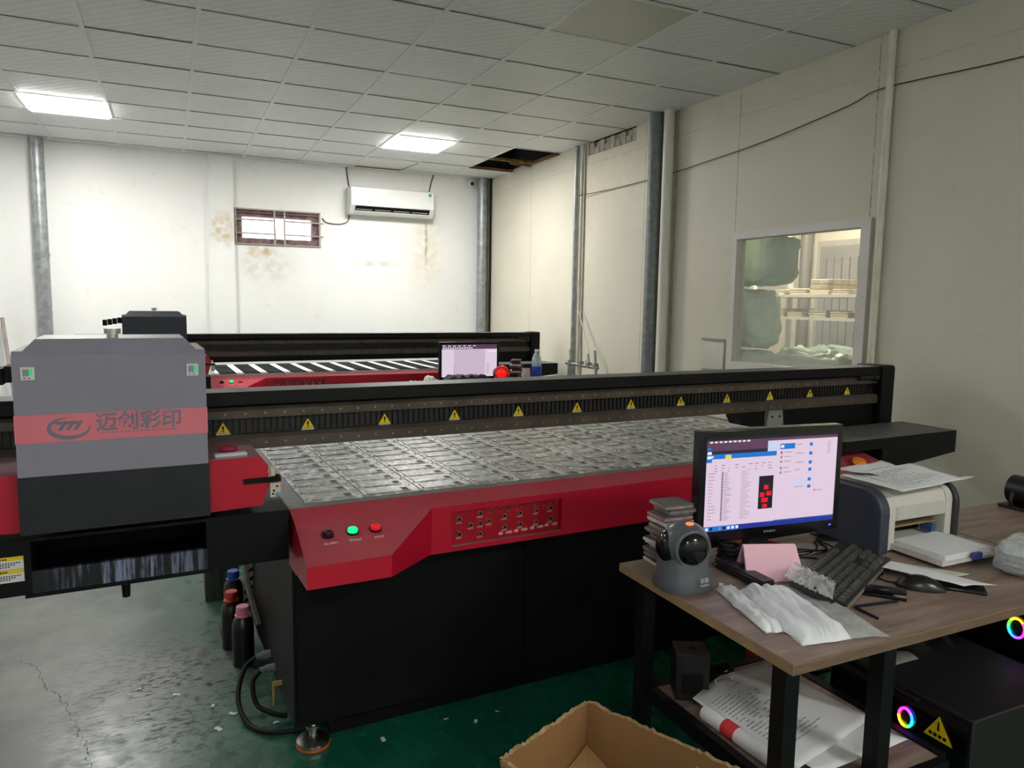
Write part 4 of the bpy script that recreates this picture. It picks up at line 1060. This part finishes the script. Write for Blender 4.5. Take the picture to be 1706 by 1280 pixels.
# clear bags right
CB = CLEAR('clear_bag_film', (206, 212, 214), .5, .15, .6)
def puff(label, c, sx, sy, sz, seed, rot):
    m = MB()
    def fn(u, v):
        a = u * 2 * PI; b = (v - .5) * PI; se = lambda x, p: math.copysign(abs(x) ** p, x)
        d = Vector((se(math.cos(b), .4) * se(math.cos(a), .4), se(math.cos(b), .4) * se(math.sin(a), .4), se(math.sin(b), .5)))
        k = 1 + .12 * nz(d, 3, seed) + .05 * nz(d, 9, seed); return Vector((d.x * sx * k, d.y * sy * k, max(-sz, d.z * sz * k)))
    m.grid(fn, 40, 24)
    m.mat(1)
    for q in range(4): m.box(-sx * .7, -sy * .75, -sz * .8 + q * sz * .35, sx * .7, sy * .75, -sz * .8 + q * sz * .35 + .006)
    return tag(m.build('plastic_bag', [CB, M('bag_contents', (190, 194, 198), .5)], loc=c, rotz=rot, ang=80, fix=False), label, 'plastic bag')
puff('clear plastic bag of flat packs at the right edge of the near table', (2.225, 1.215, .797), .10, .08, .045, 4, .25)
# small fan
t = thing('desk_fan', 'small black desk fan on the far right of the second table', 'fan', (2.935, 1.66, .75))
MB().box(-.07, -.05, 0, .07, .05, .012).build('base', PLAST, t, bev=.004)
MB().cyl((0, .04, .065), (0, -.045, .065), .055, n=28).build('drum', PLAST, t, bev=.004)
for q in (-1, 1): MB().tube([(q * .055, 0, .012), (q * .075, 0, .03), (q * .062, 0, .065)], .006, sub=4).build('bracket', PLAST, t)
MB().tube([(.05 * math.cos(k * PI / 12), -.046, .065 + .05 * math.sin(k * PI / 12)) for k in range(25)], .004).tube([(.028 * math.cos(k * PI / 12), -.046, .065 + .028 * math.sin(k * PI / 12)) for k in range(25)], .003).build('grille', BLKM, t)

# ------------------------------------------------------------------ under the table
def tower(label, loc, w, d, h, hue, sticker):
    t = thing('computer_tower', label, 'computer', loc)
    MB().box(0, 0, .015, w, d, h).build('case', M('tower_black', (11, 11, 13), .62), t, bev=.004)
    for (a, b) in ((.04, .04), (w - .04, .04), (.04, d - .04), (w - .04, d - .04)): MB().cyl((a, b, 0), (a, b, .016), .015, n=12).build('foot', BLKM, t)
    f = MB().box(-.004, .01, .03, 0, d - .01, h - .012).build('side_glass', M('smoked_glass', (12, 11, 14), .08), t)
    return t
def fan_ring(t, y, z, hue0, r=.025):
    cols = [(255, 30, 200), (120, 40, 255), (30, 90, 255), (20, 220, 210), (60, 230, 40), (240, 220, 20), (255, 130, 20), (255, 40, 90)]
    f = MB().cyl((-.004, y, z), (-.008, y, z), r * .55, n=20).build('fan', BLKM, t)
    for k in range(8):
        a0 = 2 * PI * (k + hue0) / 8
        m = MB().tube([(-.009, y + r * math.cos(a0 + q * PI / 16) * .8, z + r * math.sin(a0 + q * PI / 16)) for q in range(5)], .0035, 8)
        m.build('light_segment', EM('rgb_%d' % k, cols[k], 7), f)
t = tower('black computer tower under the near table with a glowing RGB fan and yellow triangle', (1.80, 1.082, 0), .44, .44, .47, 0, True)
fan_ring(t, .178, .388, 1)
m = MB().mat(0).prism([(.045, .375), (.125, .375), (.085, .44)], 'x', -.0075, -.006).mat(1).prism([(.082, .40), (.088, .40), (.087, .425), (.083, .425)], 'x', -.008, -.0075)
for q in range(4): m.box(-.008, .062 + q * .013, .382, -.0075, .071 + q * .013, .391)
m.build('warning_sticker', [YEL, BLKM], t, smooth=False)
t = tower('black computer tower with a rainbow fan, partly cut off at the right of the photo', (2.275, 1.10, 0), .45, .42, .66, 0, False)
fan_ring(t, .165, .555, 4, .029)
m = MB().grid(lambda u, v: (1.85 + .12 * u, 1.36 + .14 * v, .474 + .02 * math.sin(u * 4) * v + .01 * math.sin(v * 7)), 10, 10)
tag(m.build('cloth_rag', M('grey_rag', (120, 116, 114), .8), solid=.002), 'grey crumpled cloth lying on top of the computer tower', 'cloth')
# speaker box on the lower shelf
t = thing('speaker', 'small black box speaker standing on the lower shelf', 'speaker', (1.335, 1.612, .3802), math.radians(-28))
m = MB().box(-.047, -.045, 0, .047, .045, .135)
for k in range(6): m.box(-.035, -.047, .09 + k * .006, .035, -.045, .093 + k * .006)
m.build('body', M('speaker_black', (24, 24, 26), .45, bump=.3, bscale=200), t, bev=.005)
MB().cyl((.005, .0, .135), (.005, 0, .1365), .011, n=18).build('port', BLKM, t)
MB().box(-.03, -.0462, .02, .03, -.0452, .08).build('grille', BLKM, t)
# papers on the shelf
for k, (cs, lb, cu) in enumerate([
    ([(1.44, 1.64, 0), (1.66, 1.64, 0), (1.70, 1.30, 0), (1.46, 1.30, 0)], 'grey folder sheet lying at the back of the lower shelf papers', .004),
    ([(1.31, 1.50, 0), (1.50, 1.60, 0), (1.68, 1.17, 0), (1.36, 1.16, 0)], 'white paper sheet below the printed one on the lower shelf', .008),
    ([(1.285, 1.535, 0), (1.475, 1.615, 0), (1.655, 1.25, 0), (1.30, 1.18, 0)], 'white printed document on top of the lower shelf papers', .014)]):
    sheet('paper_sheet', lb, cs, .386 + .012 * k, PAPER if k else M('folder_grey', (168, 164, 160), .6), cu, k * 2 + 1, lines=20 if k == 2 else 0)
m = MB()
for k in range(12): m.quad((1.405 + k * .010, 1.46 - k * .008, .4235), (1.411 + k * .010, 1.455 - k * .008, .4235), (1.414 + k * .010, 1.459 - k * .008, .4235), (1.408 + k * .010, 1.464 - k * .008, .4235))
t = thing('newspaper_roll', 'rolled white newspaper with a red printed patch on the shelf edge', 'newspaper', (1.285, 1.32, .402))
MB().cyl((-.0, .16, 0), (.02, -.19, 0), .021, n=20).build('roll', PAPER, t)
MB().cyl((.0042, .085, 0), (.0068, .04, 0), .0214, n=20).build('red_print', M('print_red', (206, 50, 54), .6, var=.2, scale=60), t)
t = MB().tube([(1.385, 1.555, .384), (1.387, 1.56, .425), (1.392, 1.565, .432), (1.44, 1.565, .430), (1.446, 1.56, .424), (1.446, 1.555, .384)], .0028, 8, sub=4)
tag(t.build('wire_clip', STEEL), 'bent bright wire clip standing beside the speaker on the lower shelf', 'wire clip')
t = thing('cable_bundle', 'black coil of cable behind the speaker on the lower shelf', 'cable', (1.46, 1.63, .381))
MB().tube([(.045 * math.cos(k * .5), .03 * math.sin(k * .5), .006 + k * .0009) for k in range(40)], .005, 6, sub=2).build('coil', BLKM, t)
# orange reel behind the table
t = thing('cable_reel', 'orange and black cable reel on the floor behind the near table', 'reel', (2.05, 2.02, 0))
MB().cyl((0, -.0, .14), (.02, 0, .14), .12, n=28).build('flange', M('orange_plastic', (186, 62, 22), .45), t)
MB().cyl((.02, 0, .14), (.10, 0, .14), .085, n=24).build('drum', BLKM, t)
MB().cyl((.10, 0, .14), (.12, 0, .14), .12, n=28).build('flange', BLKM, t)
MB().box(.0, -.14, 0, .22, .10, .02).box(.13, -.02, .02, .15, .02, .24).box(.15, -.10, .10, .22, -.08, .115).build('stand', M('reel_grey', (60, 58, 58), .5), t)

# ------------------------------------------------------------------ cardboard box
CARD = M('cardboard', (158, 118, 74), .8, var=.14, scale=5, stretch=(1, 1, .5)); CARDE = M('cardboard_edge', (176, 146, 104), .9, var=.25, scale=40)
ax = Vector((.40, -.916)).normalized(); ay = Vector((-.916, -.40)).normalized()
t = thing('cardboard_box', 'open brown cardboard box with torn edges on the floor in front', 'box', (1.0, 1.625, 0), math.atan2(ax.y, ax.x))
# local x along ax (towards the camera), local y along +90deg -> away from -ay
Wd, Ln, Hb = .345, .465, .42
def panel_(name, p0, p1, seed, h=Hb):
    p0 = Vector(p0); p1 = Vector(p1); m = MB(); n = 44
    d = (p1 - p0).normalized(); nrm = Vector((-d.y, d.x)); th = .005
    tops = []
    for k in range(n + 1):
        u = k / n; p = p0.lerp(p1, u); z = h + .009 * noise.noise(Vector((u * 9, seed, 0))) + .006 * noise.noise(Vector((u * 38, seed, 5)))
        w = .003 * noise.noise(Vector((u * 30, seed, 9))); tops.append((p, z, w))
    for k in range(n):
        (a, za, wa), (b, zb, wb) = tops[k], tops[k + 1]; o = nrm * th
        m.mat(0).quad((a.x, a.y, 0), (b.x, b.y, 0), (b.x, b.y, zb), (a.x, a.y, za))
        m.quad((a.x + o.x, a.y + o.y, 0), (b.x + o.x, b.y + o.y, 0), (b.x + o.x, b.y + o.y, zb), (a.x + o.x, a.y + o.y, za))
        oa = nrm * (th + .004 + wa); ob = nrm * (th + .004 + wb); ia = nrm * (-.004 + wb); ib = nrm * (-.004 + wa)
        m.mat(1).quad((a.x - .003 * nrm.x, a.y - .003 * nrm.y, za), (b.x - .003 * nrm.x, b.y - .003 * nrm.y, zb), (b.x + ob.x, b.y + ob.y, zb + .001), (a.x + oa.x, a.y + oa.y, za + .001))
        m.quad((a.x + oa.x, a.y + oa.y, za), (b.x + ob.x, b.y + ob.y, zb), (b.x + ob.x * .6, b.y + ob.y * .6, zb - .012), (a.x + oa.x * .6, a.y + oa.y * .6, za - .012))
    m.build(name, [CARD, CARDE], t, smooth=False, fix=False)
panel_('side_wall', (0, 0), (Ln, 0), 1)                 # right wall seen on the right, along the table
panel_('side_wall', (0, -Wd), (0, 0), 2)                # far wall
panel_('side_wall', (Ln, 0), (Ln, -Wd), 3)
panel_('side_wall', (Ln, -Wd), (0, -Wd), 4)
MB().box(0, -Wd, 0, Ln, 0, .004).build('bottom', CARD, t, smooth=False)
m = MB().quad((.006, -.006, .30), (.006, -Wd * .55, .24), (.12, -Wd * .5, .16), (.16, -.006, .22))
m.build('inner_flap', CARD, t, solid=.004, smooth=False, fix=False)
m = MB().box(.33, -.0065, .355, .345, -.0055, .385)
m.build('label_remnant', M('white_sticker', (230, 214, 214), .6), t, smooth=False)

# ------------------------------------------------------------------ second work table in the back with its things
table('far work table in front of the second printer, mostly hidden by the near printer', 1.60, 3.38, 5.26, 5.92, [(1.65, 5.3), (3.33, 5.3), (1.65, 5.88), (3.33, 5.88)])
monitor('black monitor with a pale design window on the far table', (2.305, 5.84, .75), math.radians(-1), .54, .325, .085, 'far', led=False)
scanner('glowing red barcode scanner on the far table, right of the far monitor', (2.555, 5.685, .788), math.radians(-14), True)
m = MB().box(-.07, -.06, 0, .07, .06, .037)
tag(m.build('cardboard_carton', M('dark_carton', (40, 36, 34), .7), loc=(2.555, 5.685, .7503), bev=.002), 'small dark carton under the glowing red scanner on the far table', 'carton')
t = thing('water_bottle', 'clear plastic water bottle with a blue label on the far table', 'bottle', (2.845, 5.60, .75))
MB().lathe([(.040, 0), (.043, .01), (.043, .20), (.040, .225), (.044, .24), (.040, .275), (.024, .315), (.016, .325), (.016, .335)], n=26).build('body', CLEAR('pet_clear', (206, 216, 222), .45, .08), t)
MB().lathe([(.0438, .12), (.0443, .125), (.0443, .205), (.0438, .21)], n=26).build('label', M('label_blue', (24, 70, 170), .4, var=.2, scale=40), t)
MB().lathe([(.0185, .333), (.0185, .350), (.017, .352)], n=20).build('cap', WPL, t)
t = thing('plastic_jar', 'small clear jar with red contents beside the far water bottle', 'jar', (2.735, 5.58, .75))
MB().lathe([(.036, 0), (.040, .01), (.040, .13), (.036, .17), (.036, .195)], n=22).build('jar', CLEAR('jar_clear', (214, 206, 200), .5, .15), t)
MB().lathe([(.034, .08), (.037, .085), (.037, .128), (.034, .13)], n=22).build('contents', M('jar_red', (200, 30, 34), .4), t)
# stacked shells
for k in range(14):
    m = MB().box(-.07, -.04, 0, .07, .04, .016)
    tag(m.build('phone_case', [M('case_dark', (30, 28, 30), .4), M('case_pale', (196, 190, 188), .5), M('case_maroon', (84, 36, 42), .5)][(k * 5) % 3 if k > 6 else 0], loc=(2.715 + .004 * math.sin(k * 2.1), 5.74 + .01 * math.cos(k), .7502 + k * .0185), rotz=1.0 + .25 * math.sin(k * 1.7), bev=.003),
        'dark phone case in the messy stack on the far table', 'phone case', 'stacked phone cases on the far table')
m = MB(); 
m.grid(lambda u, v: Vector((1.93 + .46 * u, 5.40 + .18 * v, .757 + .15 * (min(1, 6 * u, 6 * (1 - u)) * min(1, 5 * v, 5 * (1 - v))) ** .5 + .02 * noise.noise(Vector((u * 12, v * 5, 2))))), 40, 20)
tag(m.build('cloth_pile', M('navy_cloth', (44, 48, 66), .8, var=.4, scale=30), ang=80), 'dark navy heap of cloth in front of the far monitor', 'cloth')
def lump(label, c, r, seed):
    m = MB()
    def fn(u, v):
        a = u * 2 * PI; b = v * PI / 2; d = Vector((math.cos(a) * math.cos(b), math.sin(a) * math.cos(b), math.sin(b))); k = 1 + .25 * nz(d, 3, seed) + .12 * nz(d, 8, seed)
        return Vector((d.x * r[0] * k, d.y * r[1] * k, d.z * r[2] * k))
    m.grid(fn, 28, 12)
    tag(m.build('plastic_bag', M('cream_bag', (214, 208, 196), .45, bump=.4, bscale=30), loc=c, ang=80), label, 'plastic bag')
lump('cream plastic bag left of the dark cloth heap on the far table', (1.845, 5.45, .7505), (.085, .085, .16), 3)
lump('small cream plastic bag at the left end of the far table', (1.695, 5.45, .7505), (.07, .08, .125), 8)
# clamp rack by the right wall
t = thing('pipe_stand', 'grey tubular stand with clamps by the cream wall behind the near printer', 'stand', (3.50, 5.95, 0))
m = MB()
for (x, y) in ((0, -.25), (0, .25)): m.cyl((x, y, 0), (x, y, .93), .016, n=12)
m.cyl((0, -.28, .92), (0, .30, .92), .016, n=12).cyl((0, -.25, .4), (0, .25, .4), .014, n=12)
m.build('frame', GALV, t)
for (y, z, l) in ((-.24, .93, .14), (-.12, .93, .10), (.02, .93, .18), (.22, .93, .12)):
    MB().cyl((0, y, z), (.02, y + .05, z + l), .012, n=10).box(-.02, y - .02, z - .02, .02, y + .02, z + .03).build('clamp', M('clamp_grey', (150, 150, 146), .45, .4), t)
t = MB().tube([(3.70, 6.40, 1.45), (3.66, 6.2, 1.22), (3.60, 6.0, 1.02), (3.52, 5.93, .955)], .006, sub=6)
tag(t.build('hanging_cord', M('pale_cord', (190, 184, 170), .6)), 'pale cord hanging from the conduit pipe down to the tubular stand', 'cord')
# pole at the far left
m = MB().cyl((0, 0, 0), (-.13, .18, 1.27), .018, n=14)
tag(m.build('wooden_pole', M('pale_pole', (168, 152, 150), .6), loc=(-1.37, 8.60, 0)), 'pale pole leaning against the back wall at the far left', 'pole')

# ------------------------------------------------------------------ world, camera
w = bpy.data.worlds.new('sky'); SC.world = w; w.use_nodes = True
w.node_tree.nodes['Background'].inputs[0].default_value = (1, .97, 1, 1); w.node_tree.nodes['Background'].inputs[1].default_value = 4.0
cd = bpy.data.cameras.new('camera'); cam = bpy.data.objects.new('camera', cd); COL.objects.link(cam); SC.camera = cam
cd.sensor_width = 36; cd.lens = 36 * 1224.9 / 1706; cd.clip_start = .05
yaw, pitch, roll = .436867, .110831, .015486
cy, sy = math.cos(yaw), math.sin(yaw); cp, sp = math.cos(pitch), math.sin(pitch)
f0 = Vector((sy, cy, 0)); r0 = Vector((cy, -sy, 0)); u0 = Vector((0, 0, 1))
fw = f0 * cp - u0 * sp; up = u0 * cp + f0 * sp
r = r0 * math.cos(roll) + up * math.sin(roll); u = up * math.cos(roll) - r0 * math.sin(roll)
Mx = Matrix((r, u, -fw)).transposed().to_4x4(); Mx.translation = (0, 0, 1.5)
cam.matrix_world = Mx
SC.view_settings.view_transform = 'Standard'; SC.view_settings.look = 'None'; SC.view_settings.exposure = 0
